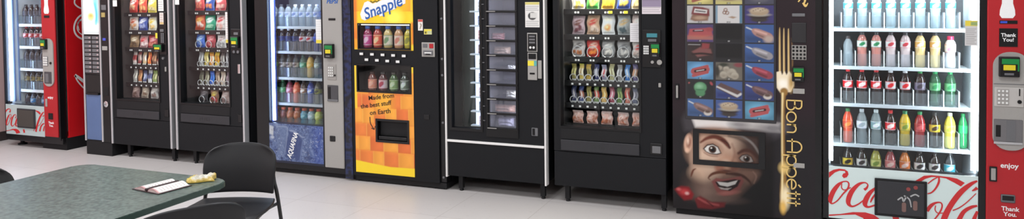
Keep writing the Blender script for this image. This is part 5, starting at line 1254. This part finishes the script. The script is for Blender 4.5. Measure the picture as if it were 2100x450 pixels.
# head
cv.poly([fz(*p) for p in ((96, 60), (86, 150), (78, 230), (84, 290), (110, 340), (160, 376), (230, 376), (290, 350), (340, 300), (384, 250), (388, 170), (370, 90), (300, 64), (180, 52))], (120, 92, 80), 26 * U)
cv.ell(*fz(190, 150), 120 * U, 100 * U, SK, soft=70 * U, a=.95); cv.ell(*fz(150, 190), 60 * U, 90 * U, SKL, soft=60 * U, a=.8)
cv.ell(*fz(250, 110), 56 * U, 50 * U, SKL, soft=50 * U, a=.7); cv.ell(*fz(118, 250), 44 * U, 36 * U, (222, 186, 160), soft=40 * U, a=.9)
cv.ell(*fz(350, 140), 60 * U, 90 * U, (74, 54, 50), soft=70 * U, a=.75); cv.ell(*fz(330, 250), 40 * U, 40 * U, (150, 112, 96), soft=40 * U, a=.8); cv.ell(*fz(140, 330), 60 * U, 40 * U, (150, 122, 110), soft=50 * U, a=.8); cv.ell(*fz(230, 362), 70 * U, 16 * U, (120, 98, 90), soft=26 * U, a=.8)
cv.ell(*fz(80, 300), 40 * U, 60 * U, (84, 66, 60), soft=50 * U, a=.6)
# shadow under the hat and hat-band edge
cv.stroke([fz(*p) for p in ((240, 70, 4), (300, 84, 8), (350, 118, 9), (382, 166, 7))], (170, 162, 158), 8 * U); cv.stroke([fz(*p) for p in ((246, 84, 8), (300, 102, 10), (344, 136, 12), (370, 180, 10))], (80, 62, 58), 12 * U, .8)
# ear
cv.ell(*fz(68, 116), 20 * U, 44 * U, (212, 170, 146), rot=-.1, soft=8 * U); cv.ell(*fz(70, 112), 11 * U, 28 * U, (150, 100, 82), rot=-.1, soft=10 * U); cv.ell(*fz(66, 104), 6 * U, 16 * U, (232, 200, 178), soft=8 * U); cv.ell(*fz(62, 146), 9 * U, 11 * U, (226, 186, 160), soft=8 * U)
# eyes and brows
def eye(cx, cy, s, dark):
    wh = (238, 234, 228) if not dark else (186, 176, 170)
    cv.ell(*fz(cx, cy - 6), 46 * s * U, 34 * s * U, (150, 104, 86), rot=-.2, soft=20 * U, a=.7)
    cv.poly([fz(cx + a * s, cy + b * s) for a, b in ((-40, -6), (-22, -24), (4, -28), (28, -14), (42, 16), (22, 22), (-8, 18), (-28, 8))], (60, 36, 30), 5 * U)
    cv.poly([fz(cx + a * s, cy + b * s) for a, b in ((-33, -5), (-20, -18), (3, -22), (24, -11), (36, 13), (20, 17), (-8, 14), (-25, 6))], wh, 4 * U)
    cv.ell(*fz(cx + 2, cy - 2), 18 * s * U, 18 * s * U, (74, 46, 34), soft=4 * U); cv.ell(*fz(cx + 3, cy - 1), 10 * s * U, 10 * s * U, (14, 10, 10), soft=4 * U); cv.ell(*fz(cx - 3, cy - 8), 4 * U, 4 * U, (240, 236, 230))
    cv.stroke([fz(cx + a * s, cy + b * s, w) for a, b, w in ((-36, 12, 3), (-10, 26, 4), (24, 30, 3))], (150, 100, 84), 5 * U, .8)
eye(172, 145, 1.0, False); eye(322, 186, .84, True)
cv.stroke([fz(*p) for p in ((122, 112, 8), (150, 94, 16), (186, 88, 20), (222, 104, 24), (248, 134, 14))], (112, 58, 44), 8 * U); cv.stroke([fz(*p) for p in ((214, 100, 6), (240, 116, 6), (250, 138, 4))], (70, 34, 28), 6 * U)
cv.stroke([fz(*p) for p in ((288, 160, 12), (312, 148, 16), (344, 152, 14), (370, 178, 10))], (90, 52, 42), 9 * U)
# nose
cv.ell(*fz(236, 210), 44 * U, 34 * U, (226, 176, 148), soft=30 * U, a=.9); cv.ell(*fz(206, 226), 22 * U, 18 * U, (196, 134, 110), soft=14 * U); cv.ell(*fz(270, 226), 22 * U, 16 * U, (150, 100, 84), soft=14 * U); cv.ell(*fz(236, 238), 36 * U, 8 * U, (96, 56, 46), soft=10 * U); cv.ell(*fz(232, 200), 18 * U, 12 * U, (246, 218, 196), soft=16 * U, a=.8)
cv.stroke([fz(*p) for p in ((260, 120, 5), (272, 160, 7), (262, 196, 6))], (150, 104, 88), 16 * U, .8)
# moustache with curled ends
cv.stroke([fz(*p) for p in ((236, 246, 10), (200, 244, 14), (172, 252, 12), (156, 268, 6), (164, 276, 3))], (104, 58, 40), 6 * U); cv.stroke([fz(*p) for p in ((236, 250, 10), (276, 252, 16), (310, 262, 14), (336, 284, 9), (344, 300, 4))], (74, 42, 34), 7 * U)
cv.stroke([fz(*p) for p in ((100, 228, 4), (90, 234, 8), (84, 248, 9), (80, 262, 4))], (104, 54, 38), 5 * U)
# mouth
cv.poly([fz(*p) for p in ((170, 284), (190, 268), (220, 274), (262, 268), (300, 262), (312, 282), (296, 318), (262, 342), (222, 348), (192, 330))], (150, 84, 80), 8 * U); cv.ell(*fz(244, 334), 44 * U, 10 * U, (186, 116, 108), rot=.2, soft=10 * U)
cv.poly([fz(*p) for p in ((186, 286), (220, 282), (270, 274), (298, 278), (284, 306), (250, 326), (214, 320), (196, 304))], (40, 18, 20), 5 * U)
cv.poly([fz(*p) for p in ((194, 285), (240, 290), (284, 279), (274, 296), (240, 307), (206, 300))], (242, 238, 232), 4 * U); cv.poly([fz(*p) for p in ((200, 308), (228, 314), (258, 312), (240, 322), (212, 318))], (206, 196, 190), 4 * U)
cv.stroke([fz(*p) for p in ((352, 240, 4), (366, 262, 5), (356, 292, 3))], (190, 150, 132), 8 * U, .8)
# red neckerchief
cv.poly([fz(*p) for p in ((8, 318), (36, 304), (70, 308), (92, 340), (84, 362), (50, 366), (26, 342))], (150, 30, 38), 12 * U); cv.ell(*fz(52, 330), 22 * U, 14 * U, (214, 70, 74), soft=14 * U); cv.ell(*fz(62, 336), 9 * U, 7 * U, (244, 190, 186), soft=8 * U); cv.ell(*fz(26, 318), 10 * U, 7 * U, (226, 110, 110), soft=8 * U)
cv.poly([fz(*p) for p in ((96, 360), (120, 348), (170, 374), (232, 376), (226, 396), (170, 406), (110, 400))], (126, 38, 42), 10 * U); cv.stroke([fz(*p) for p in ((112, 358, 8), (150, 378, 10), (200, 388, 8))], (196, 96, 96), 8 * U, .8); cv.stroke([fz(*p) for p in ((150, 372, 4), (176, 392, 6))], (70, 16, 20), 6 * U)
# golden fork
for k, tx in enumerate((1599, 1607.5, 1617)):
    cv.stroke([P(tx, 57 + k, .004), P(tx, 90, .010), P(tx + .5, 152, .012)], (196, 160, 100), .005); cv.stroke([P(tx - .4, 60, .002), P(tx - .4, 150, .004)], (250, 226, 170), .004, .9)
cv.stroke([P(1623.5, 78, .003), P(1625, 110, .008), P(1625, 150, .009)], (120, 92, 60), .006)
cv.poly([P(*p) for p in ((1592, 148), (1601, 146), (1604, 154), (1609, 146), (1613, 154), (1618, 146), (1623, 152), (1628, 150), (1628, 176), (1622, 189), (1600, 190), (1593, 180))], (242, 226, 196), .006); cv.ell(*P(1606, 172), .03, .03, (255, 248, 232), soft=.03); cv.ell(*P(1622, 170), .016, .05, (206, 170, 110), soft=.02)
cv.stroke([P(1608, 188, .05), P(1607, 200, .022), P(1606, 240, .018), P(1606, 300, .020), P(1607, 350, .026), P(1607, 395, .045), P(1606, 425, .03), P(1606, 437, .01)], (150, 112, 58), .012); cv.stroke([P(1605, 192, .012), P(1604, 240, .008), P(1604, 300, .008), P(1604.5, 350, .010), P(1604, 415, .014)], (244, 222, 164), .008)
cv.ell(*P(1611, 405), .026, .07, (250, 232, 190), soft=.025); cv.ell(*P(1608, 345), .03, .035, (240, 206, 130), soft=.03, a=.8); cv.ell(*P(1606, 425), .018, .04, (236, 190, 100), soft=.02)
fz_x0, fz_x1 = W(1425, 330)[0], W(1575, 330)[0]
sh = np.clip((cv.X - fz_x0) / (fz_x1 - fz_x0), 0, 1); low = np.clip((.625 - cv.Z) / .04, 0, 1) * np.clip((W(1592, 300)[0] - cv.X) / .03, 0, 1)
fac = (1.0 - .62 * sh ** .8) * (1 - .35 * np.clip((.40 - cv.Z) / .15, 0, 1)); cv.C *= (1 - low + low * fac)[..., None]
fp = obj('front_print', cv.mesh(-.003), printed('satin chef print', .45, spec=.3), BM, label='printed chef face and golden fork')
# picture window: cards behind a clear cover
obj('card_frame', NBOX(-.818, -.222, -.008, -.003, .682, 1.80, .003), mat('dark card frame', (44, 42, 46), .4), BM)
CXs = ((-.803, -.627), (-.612, -.437), (-.421, -.236))
def zrow(k): return (1.472 - .1292 * (k - 1), 1.350 - .1292 * (k - 1))
def burger(c, a, b, d, e, bg):
    c.rect(a, b, d, e, bg); x, z, w, h = (a + b) / 2, (d + e) / 2, (b - a), (e - d)
    c.ell(x, z - h * .28, w * .3, h * .14, (70, 60, 56), soft=.008); c.ell(x, z - h * .12, w * .34, h * .12, (60, 44, 40), soft=.006); c.ell(x, z - h * .02, w * .36, h * .09, (190, 180, 160), soft=.008); c.ell(x, z + h * .16, w * .33, h * .22, (196, 164, 120), soft=.006); c.ell(x - .01, z + h * .24, w * .2, h * .08, (226, 200, 160), soft=.02)
    for q in range(6): c.ell(x - w * .2 + q * w * .08, z + h * .2 + (q % 3) * .006, .004, .0025, (110, 80, 50))
def pop(c, a, b, d, e, bg, col, bite=False, hand=False):
    c.rect(a, b, d, e, bg); c.rect(a, b, d, d + (e - d) * .4, tuple(v * .6 for v in bg), .05, a=.7); w, h = b - a, e - d
    X = lambda u, v: (a + u * w, d + v * h)
    c.stroke([(*X(.06, .84), .008), (*X(.3, .68), .008)], (222, 226, 226)); c.stroke([(*X(.32, .66), .03), (*X(.45, .56), .05), (*X(.78, .36), .052), (*X(.86, .32), .04)], col, .006); c.stroke([(*X(.36, .68), .008), (*X(.74, .48), .01)], tuple(min(255, v * 1.25 + 15) for v in col), .012)
    c.stroke([(*X(.42, .46), .01), (*X(.74, .26), .012)], tuple(v * .65 for v in col), .012)
    if bite: c.ell(*X(.78, .22), .026, .018, (226, 214, 200), soft=.006); c.ell(*X(.78, .3), .02, .01, (110, 80, 66), soft=.006)
    if hand: c.ell(*X(.82, .2), .03, .024, (206, 176, 160), soft=.02)
def pack(c, a, b, d, e, bg, col, rot=.2, dk=(60, 26, 30)):
    c.rect(a, b, d, e, bg); x, z, w, h = (a + b) / 2, (d + e) / 2, b - a, e - d
    c.ell(x, z, w * .42, h * .40, tuple(min(255, v * 1.2 + 10) for v in bg), soft=.03)
    for q in (-1, 1): c.stroke([(x - w * .27, z - h * .06 + q * h * .17 - w * .27 * rot, .02), (x + w * .27, z - h * .0 + q * h * .17 + w * .27 * rot, .02)], col, .005)
    c.stroke([(x - w * .25, z - w * .25 * rot, .04), (x + w * .25, z + w * .25 * rot, .04)], col, .006); c.stroke([(x - w * .19, z - w * .19 * rot, .017), (x + w * .19, z + w * .19 * rot, .017)], dk, .004); c.stroke([(x - w * .14, z - w * .14 * rot, .005), (x + w * .14, z + w * .14 * rot, .005)], (236, 226, 226), .004)
BL, BLD, PUR = (44, 100, 180), (40, 58, 140), (70, 62, 140)
def c_white(c, a, b, d, e):
    c.rect(a, b, d, e, (206, 204, 204)); w, h = b - a, e - d; X = lambda u, v: (a + u * w, d + v * h)
    c.poly([X(.12, .2), X(.3, .1), X(.8, .14), X(.85, .5), X(.5, .6), X(.2, .5)], (160, 110, 78), .01); c.poly([X(.16, .5), X(.24, .95), X(.6, .9), X(.85, .8), X(.86, .4)], (150, 50, 54), .008); c.poly([X(.26, .6), X(.3, .82), X(.78, .74), X(.76, .54)], (236, 230, 224), .006); c.stroke([(*X(.34, .70), .008), (*X(.7, .64), .008)], (80, 70, 80)); c.ell(*X(.5, .3), .04, .012, (206, 160, 120), soft=.01)
def c_pret(c, a, b, d, e):
    c.rect(a, b, d, e, (228, 224, 222)); w, h = b - a, e - d; X = lambda u, v: (a + u * w, d + v * h); c.rect(a + w * .9, b, d, e, (60, 140, 180)); c.rect(a, a + w * .08, d, e, (120, 170, 200))
    for q in ((.38, .75), (.34, .6), (.44, .58)): c.stroke([(*X(q[0] + .06 * math.cos(t), q[1] + .08 * math.sin(t)), .006) for t in np.linspace(0, 6.2, 8)], (160, 104, 70))
    c.poly([X(.48, .34), X(.62, .4), X(.8, .34), X(.66, .26)], (190, 150, 110), .006)
def c_black(c, a, b, d, e): c.rect(a, b, d, e, (24, 24, 27)); c.rect(a, b, d, d + .02, (44, 44, 48), .02)
def c_cook(c, a, b, d, e):
    c.rect(a, b, d, e, (120, 112, 98)); w, h = b - a, e - d; X = lambda u, v: (a + u * w, d + v * h)
    for q in ((.3, .3, .2), (.6, .4, .26), (.72, .26, .2), (.4, .62, .16), (.16, .7, .12)): c.ell(*X(q[0], q[1]), q[2] * w * .7, q[2] * h, (196, 184, 158), soft=.008); c.ell(*X(q[0], q[1] - .06), q[2] * w * .5, q[2] * h * .4, (160, 146, 122), soft=.02)
    c.ell(*X(.86, .86), .03, .014, (160, 60, 70), soft=.01); c.ell(*X(.3, .86), .03, .012, (60, 66, 50), soft=.01); c.ell(*X(.06, .5), .014, .04, (60, 56, 48), soft=.01)
def c_gum(c, a, b, d, e):
    c.rect(a, b, d, e, (44, 44, 48)); x, z, w, h = (a + b) / 2, (d + e) / 2, b - a, e - d
    c.ell(x, z + .012, w * .24, h * .30, (70, 170, 100), soft=.008); c.ell(x, z - .026, w * .18, h * .2, (60, 156, 90), soft=.008); c.ell(x - .006, z + .02, w * .12, h * .12, (130, 210, 150), soft=.02); c.stroke([(x - .03, z - .004, .004), (x + .03, z - .004, .004)], (30, 100, 60), .006); c.ell(b - .014, e - .02, .008, .014, (200, 60, 70), rot=.6); c.ell(a + .012, e - .02, .006, .006, (200, 80, 80))
def c_ics(c, a, b, d, e):
    c.rect(a, b, d, e, (64, 104, 176)); c.rect(a, b, d, d + .05, BLD, .04); w, h = b - a, e - d; X = lambda u, v: (a + u * w, d + v * h)
    c.poly([X(.03, .6), X(.8, .1), X(.97, .26), X(.97, .36), X(.2, .8), X(.03, .72)], (222, 218, 216), .005); c.poly([X(.05, .72), X(.2, .9), X(.98, .44), X(.82, .26)], (112, 78, 74), .006); c.poly([X(.03, .58), X(.8, .06), X(.82, .1), X(.05, .63)], (90, 60, 58), .005)
def c_yel(c, a, b, d, e): pack(c, a, b, d, e, (206, 190, 60), (190, 90, 60))
def c_misc(c, a, b, d, e): c.rect(a, b, d, e, (206, 190, 110)); c.ell((a + b) / 2, (d + e) / 2, .05, .04, (160, 120, 80), soft=.03); c.rect(a, b, d, d + .02, (220, 206, 70), .01)
def c_grey(c, a, b, d, e): c.rect(a, b, d, e, (80, 82, 106)); c.ell((a + b) / 2, (d + e) / 2, .06, .04, (120, 120, 130), soft=.04)
def c_red(c, a, b, d, e):
    c.rect(a, b, d, e, (90, 70, 130)); w, h = b - a, e - d; X = lambda u, v: (a + u * w, d + v * h); c.poly([X(.04, .3), X(.1, .72), X(.9, .8), X(.98, .36), X(.6, .24)], (206, 70, 76), .01); c.rect(a, b, d, d + h * .34, (226, 120, 70), .02, a=.7); c.stroke([(*X(.25, .62), .014), (*X(.6, .64), .014)], (90, 40, 60)); c.stroke([(*X(.3, .64), .004), (*X(.58, .66), .004)], (226, 210, 214)); c.ell(*X(.85, .7), .024, .014, (190, 60, 66), soft=.01); c.rect(a, b, d, d + h * .12, PUR, .01)
def c_dred(c, a, b, d, e):
    c.rect(a, b, d, e, (64, 48, 48)); w, h = b - a, e - d; X = lambda u, v: (a + u * w, d + v * h); c.poly([X(.18, .5), X(.5, .76), X(.9, .66), X(.96, .36), X(.4, .2)], (150, 80, 76), .01); c.stroke([(*X(.2, .36), .012), (*X(.55, .40), .014), (*X(.95, .36), .012)], (56, 34, 34)); c.poly([X(.55, .66), X(.58, 1), X(.86, .96), X(.84, .7)], (170, 50, 56), .008); c.stroke([(*X(.05, .9), .004), (*X(.5, .9), .004)], (190, 190, 190))
CARDS = [[c_yel, c_misc, c_grey], [c_white, c_pret, lambda *q: burger(*q, PUR)], [c_red, c_black, lambda *q: pop(*q, BL, (206, 140, 124), hand=True)], [c_dred, c_black, lambda *q: pop(*q, BL, (166, 160, 166))],
         [lambda *q: pack(*q, (60, 146, 200), (206, 70, 70)), c_cook, lambda *q: pop(*q, (44, 110, 190), (180, 50, 76))], [c_gum, c_ics, lambda *q: pop(*q, (52, 76, 160), (124, 84, 88), bite=True)],
         [lambda *q: pop(*q, (60, 116, 190), (150, 110, 104), bite=True), lambda *q: burger(*q, (56, 96, 176)), lambda *q: pack(*q, (50, 150, 190), (214, 70, 76))]]
CN = [['yellow pack picture', 'yellow food picture', 'grey-blue picture'], ['white sandwich pack picture', 'white pretzel picture', 'burger picture on purple'], ['red pack picture on purple', 'blank black card', 'pink ice pop picture'], ['dark red pack picture', 'blank black card', 'grey ice pop picture'],
      ['red pack picture on blue', 'beige cookies picture', 'raspberry ice pop picture'], ['green sweets picture', 'ice cream sandwich picture', 'brown ice pop picture'], ['bitten brown ice pop picture', 'round ice cream sandwich picture', 'red pack picture on teal']]
for k in range(7):
    for i in range(3):
        zt, zb = zrow(k); a, b = CXs[i]; c = Canvas(a, b, zb, zt, .0042, (50, 50, 60)); CARDS[k][i](c, a, b, zb, zt)
        xm = (a + b) / 2; c.rect(xm - .012, xm + .010, zb + .004, zb + .012, (26, 26, 30)); c.rect(xm - .006, xm - .001, zb + .005, zb + .011, (222, 222, 222)); c.rect(xm + .002, xm + .006, zb + .005, zb + .011, (222, 222, 222))
        g_ = (c.C @ np.array((.25, .65, .1)))[..., None]; c.C = (c.C * .68 + g_ * .32) * .74
        obj('product_picture', c.mesh(-.0095), PRINTG, BM, label=CN[k][i])
# delivery window frame over the face
fr = obj('delivery_frame', slab(B(), -.766, -.292, .370, .616, [(-.726, -.332, .404, .590)], -.016, -.003), BLACKG, BM, label='black delivery window frame')
obj('door_lock', NBOX(-.888, -.860, -.012, -.003, .815, .925, .003), BLACKG, BM); obj('lock_face', NBOX(-.880, -.866, -.015, -.011, .826, .914, .003), GREYP, BM)
obj('bill_slot', NBOX(-.124, -.044, -.010, -.003, 1.397, 1.418, .003), GREYD, BM)
cp = obj('control_panel', NBOX(-.126, -.036, -.006, -.003, 1.225, 1.356, .003), mat('dark grey panel', (34, 33, 36), .4), BM)
keypad(BM, -.126, -.036, 1.112, 1.208, 4, 4, -.004, GREYP, BLACKG, gap=.4)
card_reader(BM, -.124, -.048, .97, 1.068, -.03)
obj('name_plate', NBOX(-.118, -.046, -.009, -.003, .888, .922, .003), GREYP, BM); obj('label_plate', NBOX(-.115, -.046, -.007, -.003, .396, .428, .003), GREYP, BM)
bm = B(); ribbon(bm, [P(1637, 4, .008), P(1643, -3, .010), P(1651, 0, .012), P(1649, 8, .010), P(1655, 12, .008)], -.006, -.003); ribbon(bm, [P(1646, 6, .008), P(1652, 13, .010), P(1657, 6, .006)], -.0062, -.003); obj('gold_ornament', bm, GOLD, BM)
# thin round lettering, running down the panel: letter space u (along the line, downwards) and v (height, towards +x)
def GL(u0, strokes, sc, wd, bm, xb, zt, th=.0062):
    for st in strokes: ribbon(bm, [(xb + v * sc, zt - (u0 + u * sc), wd) for u, v in st], -th, -.003, 5 if len(st) > 2 else 0)
def arc(cx, cy, rx, ry, a0, a1, n=10): return [(cx + rx * math.cos(math.radians(a0 + (a1 - a0) * k / n)), cy + ry * math.sin(math.radians(a0 + (a1 - a0) * k / n))) for k in range(n + 1)]
XH = .62
LET = {'B': ([[(.02, 0), (.02, 1)], [(.02, 1), (.3, 1)] , arc(.3, .77, .22, .23, 90, -90), [(.02, .54), (.34, .54)], arc(.34, .27, .26, .27, 90, -90), [(.02, 0), (.34, 0)]], .72),
 'o': ([arc(.32, .31, .31, .31, 0, 360, 16)], .76), 'n': ([[(.04, 0), (.04, XH)], [(.04, .3)] + arc(.28, .38, .23, .24, 170, 0) + [(.51, 0)]], .68),
 'A': ([[(.04, 0), (.04, .55)] + arc(.38, .58, .34, .42, 175, 5) + [(.72, 0)], [(-.12, .36), (.72, .36)]], .90), 'p': ([arc(.32, .31, .30, .31, 0, 360, 16), [(.02, XH), (.02, -.34)]], .74),
 'e': ([[(.03, .33), (.61, .33)], arc(.32, .31, .30, .31, 0, 320, 16), [(.32, .78), (.48, .95)]], .74), 't': ([[(.16, 0), (.16, .92)], [(.0, XH), (.34, XH)]], .40), 'i': ([[(.06, 0), (.06, XH)], [(.06, .80), (.06, .88)]], .2), ' ': ([], .34)}
tot = sum(LET[c][1] for c in 'Bon Appetit'); u = 0.0
xb, zt = W(1613.5, 205)[0], W(1613, 205)[1]; LEN = zt - W(1613, 424)[1]; sc = .092
bm = B(); kx = (LEN / sc) / tot
for ch in 'Bon Appetit':
    st, adv = LET[ch]; GL(u * sc * kx, [[(a * kx, b) for a, b in s] for s in st], sc, .0085, bm, xb, zt); u += adv
# GL scales u by sc, so advance is handled in the same unit
obj('lettering', bm, GOLD, BM, label='thin golden lettering')

# ------------------------------------------------------------------ chairs
make_chair('black plastic stacking chair facing out behind the green table corner, before blue cooler', (-2.865, -2.185, 0), math.radians(20))
ch2 = make_chair('black plastic stacking chair seen from behind, tucked under the green table', (-2.425, -2.915, 0), math.radians(-122)); ch2.scale = (1.06, 1.04, 1.03)
make_chair('black plastic stacking chair at far long side of table, mostly out of view', (-3.532, -2.925, 0), math.radians(90))

S.view_settings.view_transform = 'Standard'; S.view_settings.look = 'None'; S.view_settings.gamma = 1.0; S.view_settings.use_curve_mapping = False
S.view_settings.exposure = EXPO
S.cycles.max_bounces = 8; S.cycles.diffuse_bounces = 3; S.cycles.glossy_bounces = 3; S.cycles.transparent_max_bounces = 16; S.cycles.caustics_reflective = False; S.cycles.caustics_refractive = False
S.cycles.use_denoising = True; S.cycles.sample_clamp_indirect = 4.0
